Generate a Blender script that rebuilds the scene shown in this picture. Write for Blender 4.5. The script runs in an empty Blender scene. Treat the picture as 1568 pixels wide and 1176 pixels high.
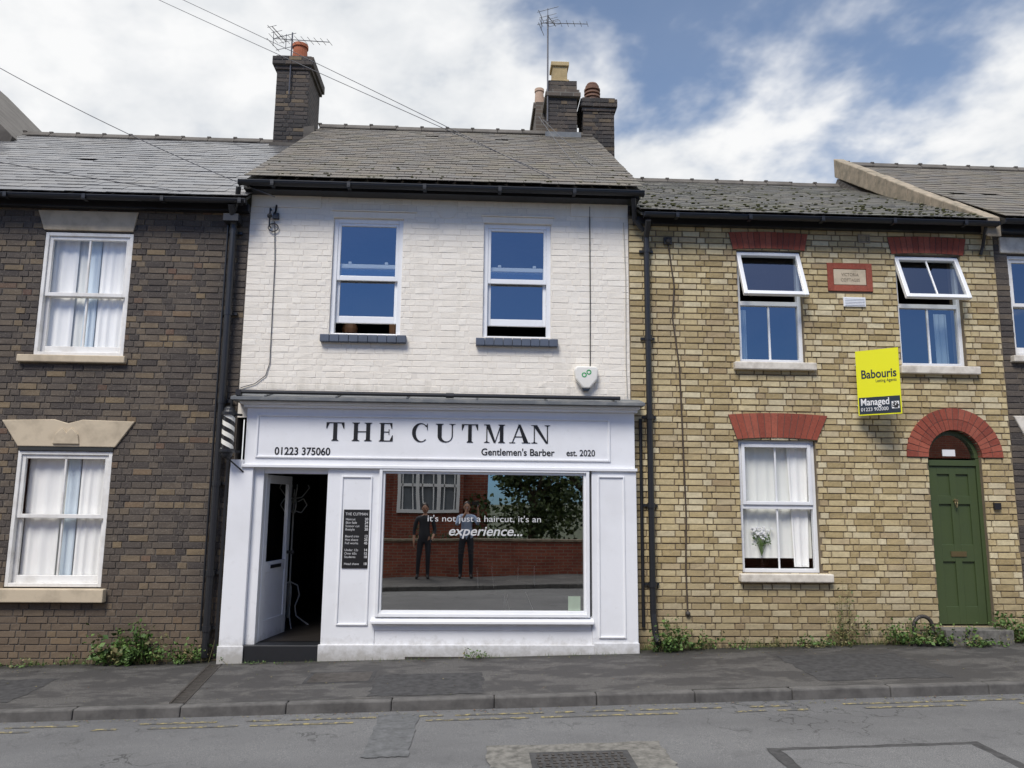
import bpy, bmesh, math, random
from mathutils import Vector, Matrix
random.seed(7)
sc=bpy.context.scene
rad=math.radians
# ------------------------------------------------------------------ helpers
def gz(x): return 0.015+0.025*max(-40,min(40,x))
def empty(name,loc=(0,0,0),rz=0):
    o=bpy.data.objects.new(name,None); o.location=loc; o.rotation_euler=(0,0,rz)
    o.empty_display_size=0.2; sc.collection.objects.link(o); return o
class MB:
    def __init__(s): s.v=[];s.f=[];s.m=[]
    def face(s,pts,m=0):
        b=len(s.v); s.v+= [tuple(p) for p in pts]; s.f.append(tuple(range(b,b+len(pts)))); s.m.append(m)
    def hexa(s,p,m=0):
        b=len(s.v); s.v+=[tuple(q) for q in p]
        for f in ((0,3,2,1),(4,5,6,7),(0,1,5,4),(1,2,6,5),(2,3,7,6),(3,0,4,7)):
            s.f.append(tuple(b+i for i in f)); s.m.append(m)
    def box(s,x0,x1,y0,y1,z0,z1,m=0):
        s.hexa([(x0,y0,z0),(x1,y0,z0),(x1,y1,z0),(x0,y1,z0),(x0,y0,z1),(x1,y0,z1),(x1,y1,z1),(x0,y1,z1)],m)
    def prism(s,poly,y0,y1,m=0):
        n=len(poly); b=len(s.v)
        s.v+=[(p[0],y0,p[1]) for p in poly]+[(p[0],y1,p[1]) for p in poly]
        s.f.append(tuple(range(b,b+n))); s.m.append(m)
        s.f.append(tuple(range(b+2*n-1,b+n-1,-1))); s.m.append(m)
        for i in range(n):
            j=(i+1)%n; s.f.append((b+j,b+i,b+n+i,b+n+j)); s.m.append(m)
    def cyl(s,p0,p1,r0,r1=None,n=12,m=0,caps=True):
        r1=r0 if r1 is None else r1
        p0=Vector(p0);p1=Vector(p1);d=(p1-p0).normalized()
        a=d.orthogonal().normalized(); c=d.cross(a); b=len(s.v)
        for p,r in((p0,r0),(p1,r1)):
            for i in range(n):
                t=2*math.pi*i/n; s.v.append(tuple(p+a*math.cos(t)*r+c*math.sin(t)*r))
        for i in range(n):
            j=(i+1)%n; s.f.append((b+i,b+j,b+n+j,b+n+i)); s.m.append(m)
        if caps:
            s.f.append(tuple(range(b+n-1,b-1,-1))); s.m.append(m)
            s.f.append(tuple(range(b+n,b+2*n))); s.m.append(m)
    def sphere(s,c,r,m=0,n=12,sx=1,sy=1,sz=1):
        b=len(s.v); k=n//2
        for i in range(k+1):
            t=math.pi*i/k
            for j in range(n):
                u=2*math.pi*j/n
                s.v.append((c[0]+r*sx*math.sin(t)*math.cos(u),c[1]+r*sy*math.sin(t)*math.sin(u),c[2]+r*sz*math.cos(t)))
        for i in range(k):
            for j in range(n):
                q=(j+1)%n; s.f.append((b+i*n+j,b+(i+1)*n+j,b+(i+1)*n+q,b+i*n+q)); s.m.append(m)
    def tube(s,pts,r,n=8,m=0):
        for a,b in zip(pts[:-1],pts[1:]): s.cyl(a,b,r,r,n,m)
    def obj(s,name,mats,parent=None,bevel=0,smooth=False,fix=True):
        me=bpy.data.meshes.new(name); me.from_pydata(s.v,[],s.f)
        if not isinstance(mats,(list,tuple)): mats=[mats]
        for m in mats: me.materials.append(m)
        me.polygons.foreach_set('material_index',s.m)
        if fix:
            bm=bmesh.new(); bm.from_mesh(me); bmesh.ops.recalc_face_normals(bm,faces=bm.faces); bm.to_mesh(me); bm.free()
        if smooth: me.polygons.foreach_set('use_smooth',[True]*len(me.polygons))
        me.update()
        o=bpy.data.objects.new(name,me); sc.collection.objects.link(o)
        if parent: o.parent=parent
        if bevel:
            b=o.modifiers.new('bevel','BEVEL'); b.width=bevel; b.segments=2; b.limit_method='ANGLE'; b.harden_normals=False
        return o
def curve(name,pts,r,mat,parent=None):
    c=bpy.data.curves.new(name,'CURVE'); c.dimensions='3D'; c.bevel_depth=r; c.bevel_resolution=2
    sp=c.splines.new('POLY'); sp.points.add(len(pts)-1)
    for p,q in zip(sp.points,pts): p.co=(q[0],q[1],q[2],1)
    c.materials.append(mat); o=bpy.data.objects.new(name,c); sc.collection.objects.link(o)
    if parent: o.parent=parent
    return o
def sag(p0,p1,s,n=16):
    p0=Vector(p0);p1=Vector(p1)
    return [p0.lerp(p1,i/n)-Vector((0,0,s*4*(i/n)*(1-i/n))) for i in range(n+1)]
def text(name,body,x,y,z,width,mat,parent=None,size=None,ext=0.0015,rot=(rad(90),0,0),align='LEFT',shear=0,bold=0):
    c=bpy.data.curves.new(name,'FONT'); c.body=body; c.size=1; c.extrude=0; c.align_x=align; c.shear=shear
    c.offset=bold
    o=bpy.data.objects.new(name,c); sc.collection.objects.link(o)
    bpy.context.view_layer.update()
    w=max(o.dimensions.x,1e-3)
    k=(width/w) if width else size
    h=size if size else k
    o.scale=(k,h,k); c.extrude=ext/k
    o.location=(x,y,z); o.rotation_euler=rot
    c.materials.append(mat)
    if parent: o.parent=parent
    return o
# ------------------------------------------------------------------ materials
class NT:
    def __init__(s,name):
        s.mat=bpy.data.materials.new(name); s.mat.use_nodes=True
        s.t=s.mat.node_tree; s.n=s.t.nodes; s.l=s.t.links
        s.b=s.n['Principled BSDF']; s.out=s.n['Material Output']
    def new(s,t,**k):
        n=s.n.new(t)
        for a,v in k.items(): setattr(n,a,v)
        return n
    def link(s,a,b): s.l.new(a,b)
    def coords(s):
        tc=s.new('ShaderNodeNewGeometry'); return tc.outputs['Position']
    def noise(s,vec,scale,detail=4,rough=.55,dim='3D'):
        n=s.new('ShaderNodeTexNoise'); n.inputs['Scale'].default_value=scale
        n.inputs['Detail'].default_value=min(detail,3.5); n.inputs['Roughness'].default_value=rough
        if vec is not None: s.link(vec,n.inputs['Vector'])
        return n.outputs['Fac']
    def ramp(s,fac,stops,interp='LINEAR'):
        r=s.new('ShaderNodeValToRGB'); e=r.color_ramp.elements; r.color_ramp.interpolation=interp
        while len(e)<len(stops): e.new(0.5)
        for i,(p,c) in enumerate(stops):
            e[i].position=p; e[i].color=(*c,1) if len(c)==3 else c
        s.link(fac,r.inputs[0]); return r.outputs[0]
    def gray(s,fac,a,b,va=0,vb=1):
        r=s.new('ShaderNodeMapRange'); r.inputs[1].default_value=a; r.inputs[2].default_value=b
        r.inputs[3].default_value=va; r.inputs[4].default_value=vb; s.link(fac,r.inputs[0]); return r.outputs[0]
    def mix(s,fac,a,b,mode='MIX'):
        m=s.new('ShaderNodeMix'); m.data_type='RGBA'; m.blend_type=mode
        for i,v in((0,fac),(6,a),(7,b)):
            if hasattr(v,'is_linked'): s.link(v,m.inputs[i])
            elif i==0: m.inputs[0].default_value=v
            else: m.inputs[i].default_value=(*v,1)
        return m.outputs[2]
    def bump(s,h,strength=.3,dist=.01):
        b=s.new('ShaderNodeBump'); b.inputs['Strength'].default_value=strength; b.inputs['Distance'].default_value=dist
        s.link(h,b.inputs['Height']); s.link(b.outputs[0],s.b.inputs['Normal'])
    def col(s,c):
        if hasattr(c,'is_linked'): s.link(c,s.b.inputs['Base Color'])
        else: s.b.inputs['Base Color'].default_value=(*c,1)
    def rough(s,r):
        if hasattr(r,'is_linked'): s.link(r,s.b.inputs['Roughness'])
        else: s.b.inputs['Roughness'].default_value=r
    def math(s,op,a,b=None):
        m=s.new('ShaderNodeMath',operation=op)
        for i,v in enumerate((a,b)):
            if v is None: continue
            if hasattr(v,'is_linked'): s.link(v,m.inputs[i])
            else: m.inputs[i].default_value=v
        return m.outputs[0]
def scaled(N,vec,s3):
    m=N.new('ShaderNodeVectorMath',operation='MULTIPLY'); N.link(vec,m.inputs[0]); m.inputs[1].default_value=s3; return m.outputs[0]
def paint(name,c,rough=.45,var=.12,metal=0,dirt=None,scale=3.0,bump=False,a=.45,b=.85,low=None):
    N=NT(name); p=N.coords(); n=N.noise(p,scale,3.5,.65)
    d=dirt or tuple(x*(1-min(var*2.5,.8)) for x in c)
    cc=N.mix(N.gray(n,a,b,0,.8),c,d)
    if low:
        sep=N.new('ShaderNodeSeparateXYZ'); N.link(p,sep.inputs[0]); n5=N.noise(p,11,3.5,.7)
        h=N.math('SUBTRACT',sep.outputs[2],N.math('MULTIPLY',n5,.30)); cc=N.mix(N.gray(h,-.12,.10,.75,0),cc,low)
        cc=N.mix(N.gray(n5,.60,.78,0,.25),cc,(.5,.49,.46))
    N.col(cc)
    N.rough(N.gray(n,.3,.7,rough-.06,rough+.1)); N.b.inputs['Metallic'].default_value=metal
    if bump: N.bump(N.noise(p,50,2),.25,.004)
    return N.mat
def brickmat(name,stops,stain,stain_amt=.6,bump=.5,low=None,speck=.35):
    N=NT(name); p=N.coords(); g=N.new('ShaderNodeNewGeometry')
    c=N.ramp(g.outputs['Random Per Island'],stops)
    n1=N.noise(p,24,3,.7); n2=N.noise(scaled(N,p,(1,1,.6)),1.2,3.5,.65); n3=N.noise(p,85,2,.6)
    c=N.mix(N.gray(n1,.35,.7,0,.5),c,N.mix(.45,c,(0.03,0.025,0.02)),'MIX')
    c=N.mix(N.gray(n2,.46,.70,0,stain_amt),c,stain)
    c=N.mix(N.gray(n3,.55,.75,0,speck),c,(.55,.49,.38))
    if low:
        sep=N.new('ShaderNodeSeparateXYZ'); N.link(p,sep.inputs[0])
        hz=N.gray(N.math('ADD',sep.outputs[2],N.math('MULTIPLY',n2,.9)),.35,1.5,.75,0)
        c=N.mix(hz,c,low)
    N.col(c); N.rough(.9); N.bump(n1,bump,.008)
    return N.mat
M={}
M['mortar_dark']=paint('mortar_dark',(.115,.10,.085),.95,.2)
M['mortar_buff']=paint('mortar_buff',(.19,.15,.10),.95,.2)
M['mortar_white']=paint('mortar_white',(.80,.745,.66),.8,.06)
M['brick_dark']=brickmat('brick_dark',[(0,(.060,.050,.045)),(.3,(.090,.074,.062)),(.6,(.118,.095,.074)),(.85,(.15,.118,.085)),(.96,(.21,.155,.09)),(1,(.13,.075,.055))],(.042,.036,.035),.75,low=(.17,.12,.075),speck=.20)
M['brick_buff']=brickmat('brick_buff',[(0,(.36,.27,.125)),(.25,(.50,.39,.20)),(.6,(.61,.50,.28)),(.85,(.70,.61,.40)),(1,(.40,.29,.15))],(.30,.235,.14),.5,low=(.20,.155,.095),speck=.45)
M['brick_red']=brickmat('brick_red',[(0,(.24,.05,.03)),(.5,(.32,.07,.04)),(1,(.38,.10,.06))],(.12,.04,.03),.3,speck=.12)
N=NT('painted_brick'); p=N.coords(); g=N.new('ShaderNodeNewGeometry')
c=N.ramp(g.outputs['Random Per Island'],[(0,(.82,.765,.67)),(.5,(.84,.785,.69)),(1,(.86,.81,.72))])
st=N.noise(scaled(N,p,(3,3,.5)),2.0,3.5,.7)
c=N.mix(N.gray(st,.52,.78,0,.30),c,(.58,.53,.44))
c=N.mix(N.gray(N.noise(p,30,3,.7),.60,.8,0,.3),c,(.62,.56,.46))
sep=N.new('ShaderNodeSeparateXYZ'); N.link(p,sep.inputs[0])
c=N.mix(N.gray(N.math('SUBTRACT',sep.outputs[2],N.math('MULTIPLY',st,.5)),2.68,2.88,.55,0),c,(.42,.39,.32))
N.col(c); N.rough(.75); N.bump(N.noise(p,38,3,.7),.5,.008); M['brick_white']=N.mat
def bricktex(name,c1,c2,mo):
    N=NT(name); p=N.coords(); s=N.new('ShaderNodeSeparateXYZ'); N.link(p,s.inputs[0])
    a=N.math('ADD',s.outputs[0],s.outputs[1]); cb=N.new('ShaderNodeCombineXYZ'); N.link(a,cb.inputs[0]); N.link(s.outputs[2],cb.inputs[1])
    b=N.new('ShaderNodeTexBrick'); b.inputs['Scale'].default_value=1; b.inputs['Brick Width'].default_value=.225; b.inputs['Row Height'].default_value=.075
    b.inputs['Mortar Size'].default_value=.008; b.inputs['Bias'].default_value=0
    b.inputs['Color1'].default_value=(*c1,1); b.inputs['Color2'].default_value=(*c2,1); b.inputs['Mortar'].default_value=(*mo,1)
    N.link(cb.outputs[0],b.inputs['Vector'])
    c=N.mix(N.gray(N.noise(p,2.5,3),.45,.75,0,.5),b.outputs['Color'],tuple(x*.4 for x in c1))
    N.col(c); N.rough(.95); return N.mat
M['chim']=bricktex('chimney_brick',(.08,.068,.06),(.15,.12,.095),(.17,.16,.14))
M['chim_b']=bricktex('sooty_brick',(.05,.043,.042),(.085,.065,.055),(.12,.11,.10))
M['brick_soot']=brickmat('brick_soot',[(0,(.035,.032,.032)),(.4,(.06,.052,.05)),(.8,(.10,.078,.062)),(1,(.22,.16,.09))],(.03,.028,.028),.5,speck=.2)
M['redtex']=bricktex('red_brick',(.24,.06,.04),(.32,.09,.055),(.25,.2,.16))
M['white']=paint('white_paint',(.83,.84,.86),.35,.04,dirt=(.70,.705,.71),scale=1.5,low=(.30,.28,.24))
M['upvc']=paint('white_frame',(.83,.84,.85),.25,.03,dirt=(.70,.70,.70))
M['oldwhite']=paint('old_white_paint',(.80,.79,.76),.5,.1,dirt=(.48,.45,.40),scale=5)
M['black']=paint('black_paint',(.018,.019,.022),.4,.2)
M['letter']=paint('black_lettering',(.012,.012,.013),.4,.1)
M['lead']=paint('lead_flashing',(.13,.14,.15),.6,.25,dirt=(.30,.30,.28),scale=6)
M['bluegrey']=paint('sill_tile',(.09,.11,.15),.5,.2)
M['stone']=paint('limestone',(.56,.47,.34),.85,.2,dirt=(.30,.25,.18),scale=4,bump=True,a=.45,b=.8)
M['stonew']=paint('painted_stone_sill',(.72,.67,.58),.7,.15,dirt=(.30,.26,.21),scale=7,bump=True,a=.4,b=.8)
M['coping']=paint('coping_render',(.32,.26,.19),.9,.25,dirt=(.12,.11,.08),scale=7,bump=True,a=.35,b=.7)
M['olive']=paint('dark_frame',(.03,.032,.03),.5,.1)
M['green']=paint('green_door_paint',(.062,.088,.036),.35,.08)
M['brass']=paint('weathered_brass',(.35,.28,.14),.35,.1,metal=.9)
M['chrome']=paint('chrome',(.75,.75,.75),.15,.05,metal=1)
M['terra']=paint('terracotta',(.42,.13,.06),.8,.2)
M['potbuff']=paint('buff_pot',(.50,.38,.20),.85,.25)
M['potpale']=paint('pale_pot',(.50,.36,.27),.85,.2)
M['potbrown']=paint('brown_pot',(.22,.12,.08),.8,.2)
M['iron']=paint('cast_iron',(.07,.062,.055),.6,.3,metal=.3,scale=12)
M['yellow']=paint('sign_yellow',(.80,.78,.01),.4,.02)
M['signnavy']=paint('sign_navy',(.02,.03,.045),.4,.05)
M['signwhite']=paint('sign_white',(.8,.8,.8),.4,.03)
M['logo']=paint('alarm_green',(.03,.35,.10),.4,.05)
M['alarm']=paint('alarm_plastic',(.78,.76,.70),.4,.05)
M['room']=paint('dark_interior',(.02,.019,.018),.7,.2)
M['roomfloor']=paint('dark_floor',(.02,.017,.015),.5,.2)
M['leather']=paint('black_leather',(.02,.02,.022),.35,.1)
M['cable']=paint('black_cable',(.02,.02,.02),.6,.1)
M['cablegrey']=paint('grey_cable',(.08,.08,.09),.6,.1)
M['cablewhite']=paint('painted_cable',(.45,.42,.36),.6,.1)
M['alu']=paint('aerial_aluminium',(.12,.12,.13),.4,.1,metal=.5)
M['wood']=paint('wood_brown',(.16,.075,.035),.5,.2)
def clothmat(name,c,rough=.85,trans=0):
    N=NT(name); p=N.coords(); cc=N.mix(N.gray(N.noise(scaled(N,p,(9,9,1)),1.5,3),.4,.7,0,.5),c,tuple(x*.85 for x in c)); N.col(cc); N.rough(rough); return N.mat
M['curtain']=clothmat('curtain_cloth',(.93,.93,.90))
M['curtain2']=clothmat('curtain_blue',(.70,.80,.86))
M['curtainw']=clothmat('curtain_warm',(.82,.83,.78))
def glassmat(name,refl,tint):
    m=bpy.data.materials.new(name); m.use_nodes=True; t=m.node_tree; n=t.nodes; n.clear()
    o=n.new('ShaderNodeOutputMaterial'); mx=n.new('ShaderNodeMixShader'); tr=n.new('ShaderNodeBsdfTransparent'); gl=n.new('ShaderNodeBsdfGlossy')
    tr.inputs[0].default_value=(*tint,1); gl.inputs['Roughness'].default_value=0; gl.inputs[0].default_value=(1,1,1,1)
    mx.inputs[0].default_value=refl
    geo=n.new('ShaderNodeNewGeometry'); nz=n.new('ShaderNodeTexNoise'); nz.inputs['Scale'].default_value=1.3; nz.inputs['Detail'].default_value=1
    t.links.new(geo.outputs['Position'],nz.inputs['Vector'])
    bp=n.new('ShaderNodeBump'); bp.inputs['Strength'].default_value=.05; bp.inputs['Distance'].default_value=.02
    t.links.new(nz.outputs[0],bp.inputs['Height']); t.links.new(bp.outputs[0],gl.inputs['Normal'])
    t.links.new(tr.outputs[0],mx.inputs[1]); t.links.new(gl.outputs[0],mx.inputs[2]); t.links.new(mx.outputs[0],o.inputs[0]); return m
M['glass']=glassmat('window_glass',.30,(.75,.8,.8))
M['glassclear']=glassmat('clear_window_glass',.06,(1,1,1))
M['glassshop']=glassmat('shop_window_glass',.42,(.5,.52,.52))
def slatemat(name,stops,moss,mossamt,rough=.55):
    N=NT(name); p=N.coords(); g=N.new('ShaderNodeNewGeometry')
    c=N.ramp(g.outputs['Random Per Island'],stops)
    n26=N.noise(p,26,3,.7)
    c=N.mix(N.gray(N.noise(p,2.2,3.5,.7),.47,.72,0,mossamt),c,moss)
    c=N.mix(N.gray(n26,.6,.75,0,.4),c,(.22,.22,.19))
    N.col(c); N.rough(N.gray(g.outputs['Random Per Island'],0,1,rough-.12,rough+.15)); N.bump(n26,.4,.006); return N.mat
M['slate_l']=slatemat('grey_slate',[(0,(.08,.08,.085)),(.5,(.115,.115,.12)),(1,(.17,.165,.16))],(.10,.09,.075),.5,.42)
M['slate_c']=slatemat('brown_slate',[(0,(.058,.05,.043)),(.5,(.092,.079,.066)),(1,(.135,.115,.092))],(.10,.088,.05),.6,.7)
M['slate_r']=slatemat('mossy_slate',[(0,(.055,.053,.048)),(.5,(.085,.08,.07)),(1,(.125,.115,.098))],(.085,.085,.038),.5,.75)
M['ridge']=paint('ridge_tile',(.10,.088,.075),.8,.25,bump=True)
# grounds
N=NT('asphalt_road'); p=N.coords()
c=N.ramp(N.noise(p,150,2,.7),[(.3,(.07,.071,.073)),(.52,(.125,.125,.127)),(.72,(.25,.25,.245))])
c=N.mix(N.gray(N.noise(scaled(N,p,(.5,1.3,1)),.8,3.5,.65),.38,.66,0,.65),c,(.08,.08,.083))
c=N.mix(N.gray(N.noise(p,5,3.5,.75),.56,.75,0,.5),c,(.055,.055,.058))
v=N.new('ShaderNodeTexVoronoi',feature='DISTANCE_TO_EDGE'); v.inputs['Scale'].default_value=1.5
nn=N.new('ShaderNodeTexNoise'); nn.inputs['Scale'].default_value=3; nn.inputs['Detail'].default_value=4; N.link(p,nn.inputs['Vector'])
wv=N.new('ShaderNodeVectorMath',operation='MULTIPLY_ADD'); N.link(nn.outputs['Color'],wv.inputs[0]); wv.inputs[1].default_value=(.8,.8,.8); N.link(p,wv.inputs[2]); N.link(wv.outputs[0],v.inputs['Vector'])
crk=N.math('MULTIPLY',N.gray(v.outputs['Distance'],0,.016,1,0),N.gray(N.noise(p,.5,2),.47,.56,0,.9))
c=N.mix(crk,c,(.02,.02,.02))
N.col(c); N.rough(.85); N.bump(N.noise(p,170,2,.7),.6,.004); M['road']=N.mat
N=NT('asphalt_pavement'); p=N.coords()
c=N.ramp(N.noise(p,120,2,.7),[(.3,(.042,.040,.038)),(.52,(.075,.071,.068)),(.72,(.165,.16,.15))])
n1=N.noise(scaled(N,p,(.8,1.8,1)),1.5,3.5,.75)
c=N.mix(N.gray(n1,.45,.52,0,.75),c,(.036,.034,.034))
c=N.mix(N.gray(N.noise(p,3.2,3.5,.7),.57,.70,0,.6),c,(.125,.118,.108))
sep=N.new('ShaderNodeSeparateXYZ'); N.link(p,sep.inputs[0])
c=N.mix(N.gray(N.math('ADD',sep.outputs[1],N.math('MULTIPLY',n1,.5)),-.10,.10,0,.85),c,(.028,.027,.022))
N.col(c); N.rough(.8); N.bump(N.noise(p,140,2,.7),.6,.004); M['pave']=N.mat
M['kerb']=paint('kerb_stone',(.115,.11,.105),.85,.3,dirt=(.048,.046,.045),scale=6,bump=True,a=.35,b=.7)
M['patch']=paint('concrete_patch',(.115,.118,.122),.85,.25,scale=12,bump=True,a=.35,b=.75)
M['patchd']=paint('dark_tarmac_patch',(.055,.054,.055),.9,.3,scale=14,bump=True,a=.35,b=.75)
M['concrete']=paint('concrete_surround',(.18,.172,.155),.9,.3,scale=14,bump=True,a=.35,b=.7)
N=NT('faded_yellow_line'); p=N.coords()
c=N.mix(N.gray(N.noise(p,16,3.5,.75),.48,.58,0,.8),(.085,.085,.085),(.32,.26,.10)); N.col(c); N.rough(.85); M['yline']=N.mat
N=NT('soil_ground'); p=N.coords(); N.col(N.ramp(N.noise(p,2,3,.7),[(.35,(.05,.045,.03)),(.6,(.07,.09,.035))])); N.rough(.95); M['soil']=N.mat
def leafmat(name,a,b):
    N=NT(name); g=N.new('ShaderNodeNewGeometry')
    c=N.ramp(g.outputs['Random Per Island'],[(0,a),(1,b)])
    N.col(c); N.rough(.6); 
    return N.mat
M['leaf']=leafmat('weed_leaves',(.03,.075,.012),(.12,.20,.045))
M['leafdry']=leafmat('dry_leaves',(.10,.12,.04),(.24,.2,.09))
M['leaftree']=leafmat('tree_leaves',(.02,.045,.012),(.08,.11,.028))
M['bark']=paint('bark',(.10,.075,.05),.9,.3)
# ------------------------------------------------------------------ wall builders
def wall(name,x0,x1,z0,z1,y,holes,mat,parent,rev=.11):
    xs=sorted({x0,x1,*[h[0] for h in holes],*[h[1] for h in holes]}); zs=sorted({z0,z1,*[h[2] for h in holes],*[h[3] for h in holes]})
    xs=[x for x in xs if x0<=x<=x1]; zs=[z for z in zs if z0<=z<=z1]
    inh=lambda x,z: any(h[0]<x<h[1] and h[2]<z<h[3] for h in holes)
    m=MB()
    for i in range(len(xs)-1):
        for j in range(len(zs)-1):
            a,b,c,d=xs[i],xs[i+1],zs[j],zs[j+1]; cx,cz=(a+b)/2,(c+d)/2
            if not inh(cx,cz):
                m.face([(a,y,c),(b,y,c),(b,y,d),(a,y,d)])
                m.face([(a,y+.25,c),(a,y+.25,d),(b,y+.25,d),(b,y+.25,c)])
            else:
                e=1e-4
                if not inh(a-e,cz): m.face([(a,y,c),(a,y,d),(a,y+.25,d),(a,y+.25,c)])
                if not inh(b+e,cz): m.face([(b,y,c),(b,y+.25,c),(b,y+.25,d),(b,y,d)])
                if not inh(cx,d+e): m.face([(a,y,d),(b,y,d),(b,y+.25,d),(a,y+.25,d)])
                if not inh(cx,c-e): m.face([(a,y,c),(a,y+.25,c),(b,y+.25,c),(b,y,c)])
    m.face([(x0,y,z0),(x0,y,z1),(x0,y+.25,z1),(x0,y+.25,z0)]); m.face([(x1,y,z0),(x1,y+.25,z0),(x1,y+.25,z1),(x1,y,z1)])
    return m.obj(name,mat,parent,fix=False)
def bricks(name,x0,x1,z0,z1,y,holes,mat,parent,proud=.008,jit=.0025,gap=.010,zoff=0):
    m=MB(); H=.075; r=0; z=z0
    while z<z1-.02:
        wob=random.uniform(-.0012,.0012)
        zb,zt=z+gap/2+wob,min(z+H-gap/2+wob,z1)
        x=x0-(0 if r%2==0 else .169)-random.uniform(0,.012); k=r%2
        while x<x1:
            L=(.225 if k%2==0 else .1125)+random.uniform(-.004,.004)
            a,b=max(x+gap/2,x0),min(x+L-gap/2,x1)
            segs=[(a,b,zb,zt)] if b-a>.02 else []
            for h in holes:
                ns=[]
                for (a1,b1,c1,d1) in segs:
                    if h[1]<=a1 or h[0]>=b1 or h[3]<=c1 or h[2]>=d1: ns.append((a1,b1,c1,d1)); continue
                    cz=(c1+d1)/2
                    if h[2]<cz<h[3]:
                        if h[0]-a1>.02: ns.append((a1,h[0],c1,d1))
                        if b1-h[1]>.02: ns.append((h[1],b1,c1,d1))
                    elif cz<=h[2]: ns.append((a1,b1,c1,h[2]))
                    else: ns.append((a1,b1,h[3],d1))
                segs=ns
            for (a1,b1,c1,d1) in segs:
                j=lambda s=.0022: random.uniform(-s,s)
                pr=proud+random.uniform(-jit,jit); i=.0035
                P=[(a1+j(),y+.002,c1+j()),(b1+j(),y+.002,c1+j()),(b1+j(),y+.002,d1+j()),(a1+j(),y+.002,d1+j())]
                F=[(P[0][0]+i,y-pr+j(),P[0][2]+i),(P[1][0]-i,y-pr+j(),P[1][2]+i),(P[2][0]-i,y-pr+j(),P[2][2]-i),(P[3][0]+i,y-pr+j(),P[3][2]-i)]
                bse=len(m.v); m.v+=P+F
                for f in ((4,5,6,7),(0,1,5,4),(1,2,6,5),(2,3,7,6),(3,0,4,7)): m.f.append(tuple(bse+q for q in f)); m.m.append(0)
            x+=L; k+=1
        z+=H; r+=1
    return m.obj(name,mat,parent,fix=False)
def roof(name,x0,x1,yE,zE,yR,zR,mat,parent,course=.19,wid=.24,ridge=True):
    m=MB(); sl=Vector((0,yR-yE,zR-zE)); L=sl.length; u=sl.normalized(); nrm=Vector((0,-u.z,u.y))
    n=int(L/course); course=L/n
    for r in range(n):
        x=x0-random.uniform(0,.05)-(wid/2 if r%2 else 0)
        while x<x1:
            a,b=max(x+.002,x0),min(x+wid-.002,x1+random.uniform(0,.015))
            if b-a>.03 and random.random()>.002:
                s0=r*course+random.uniform(-.006,.006)-(.02 if random.random()<.02 else 0); s1=min(s0+course*1.5,L); t0=.0105+random.uniform(-.002,.004); t1=.002
                sk=random.uniform(-.003,.003)
                base=Vector((0,yE,zE))
                def P(xx,s,t): q=base+u*s+nrm*t; return (xx,q.y,q.z)
                m.hexa([P(a,s0+sk,t0-.008),P(b,s0-sk,t0-.008),P(b,s1,t1-.006),P(a,s1,t1-.006),P(a,s0+sk,t0),P(b,s0-sk,t0+random.uniform(-.002,.002)),P(b,s1,t1),P(a,s1,t1)])
            x+=wid
    o=m.obj(name+'_slates',mat,parent,fix=False)
    s=MB(); yb=2*yR-yE
    s.hexa([(x0+.02,yE+.05,zE-.05),(x1-.02,yE+.05,zE-.05),(x1-.02,yR,zR-.08),(x0+.02,yR,zR-.08),(x0+.02,yE+.05,zE-.015),(x1-.02,yE+.05,zE-.015),(x1-.02,yR,zR-.012),(x0+.02,yR,zR-.012)])
    s.hexa([(x0,yR,zR-.08),(x1,yR,zR-.08),(x1,yb,zE-.08),(x0,yb,zE-.08),(x0,yR,zR),(x1,yR,zR),(x1,yb,zE),(x0,yb,zE)])
    s.obj(name+'_deck',mat,parent)
    if ridge:
        q=MB(); x=x0
        while x<x1-.02:
            e=min(x+.44,x1); dz=random.uniform(-.008,.008)
            for seg,(ya,za,yb2,zb2) in enumerate(((-.13,-.05,-.055,.035),(-.055,.035,.055,.035),(.055,.035,.13,-.05))):
                q.hexa([(x,yR+ya,zR+za+dz-.012),(e-.008,yR+ya,zR+za+dz-.012),(e-.008,yR+yb2,zR+zb2+dz-.012),(x,yR+yb2,zR+zb2+dz-.012),(x,yR+ya,zR+za+dz+.006),(e-.008,yR+ya,zR+za+dz+.006),(e-.008,yR+yb2,zR+zb2+dz+.006),(x,yR+yb2,zR+zb2+dz+.006)])
            q.box(x-.03,x+.03,yR-.08,yR+.08,zR+.02+dz,zR+.048+dz)
            x=e
        q.obj(name+'_ridge_tiles',M['ridge'],parent)
    return o
def gable(name,x0,x1,yE,zE,yR,zR,zb,mat,parent):
    m=MB(); yb=2*yR-yE
    pts=[(yE,zb),(yb,zb),(yb,zE),(yR,zR),(yE,zE)]
    n=5
    m.v+=[(x0,a,c) for a,c in pts]+[(x1,a,c) for a,c in pts]
    m.f.append(tuple(range(n)));m.m.append(0); m.f.append(tuple(range(2*n-1,n-1,-1)));m.m.append(0)
    for i in range(n):
        j=(i+1)%n; m.f.append((j,i,n+i,n+j)); m.m.append(0)
    m.obj(name,mat,parent)
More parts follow.
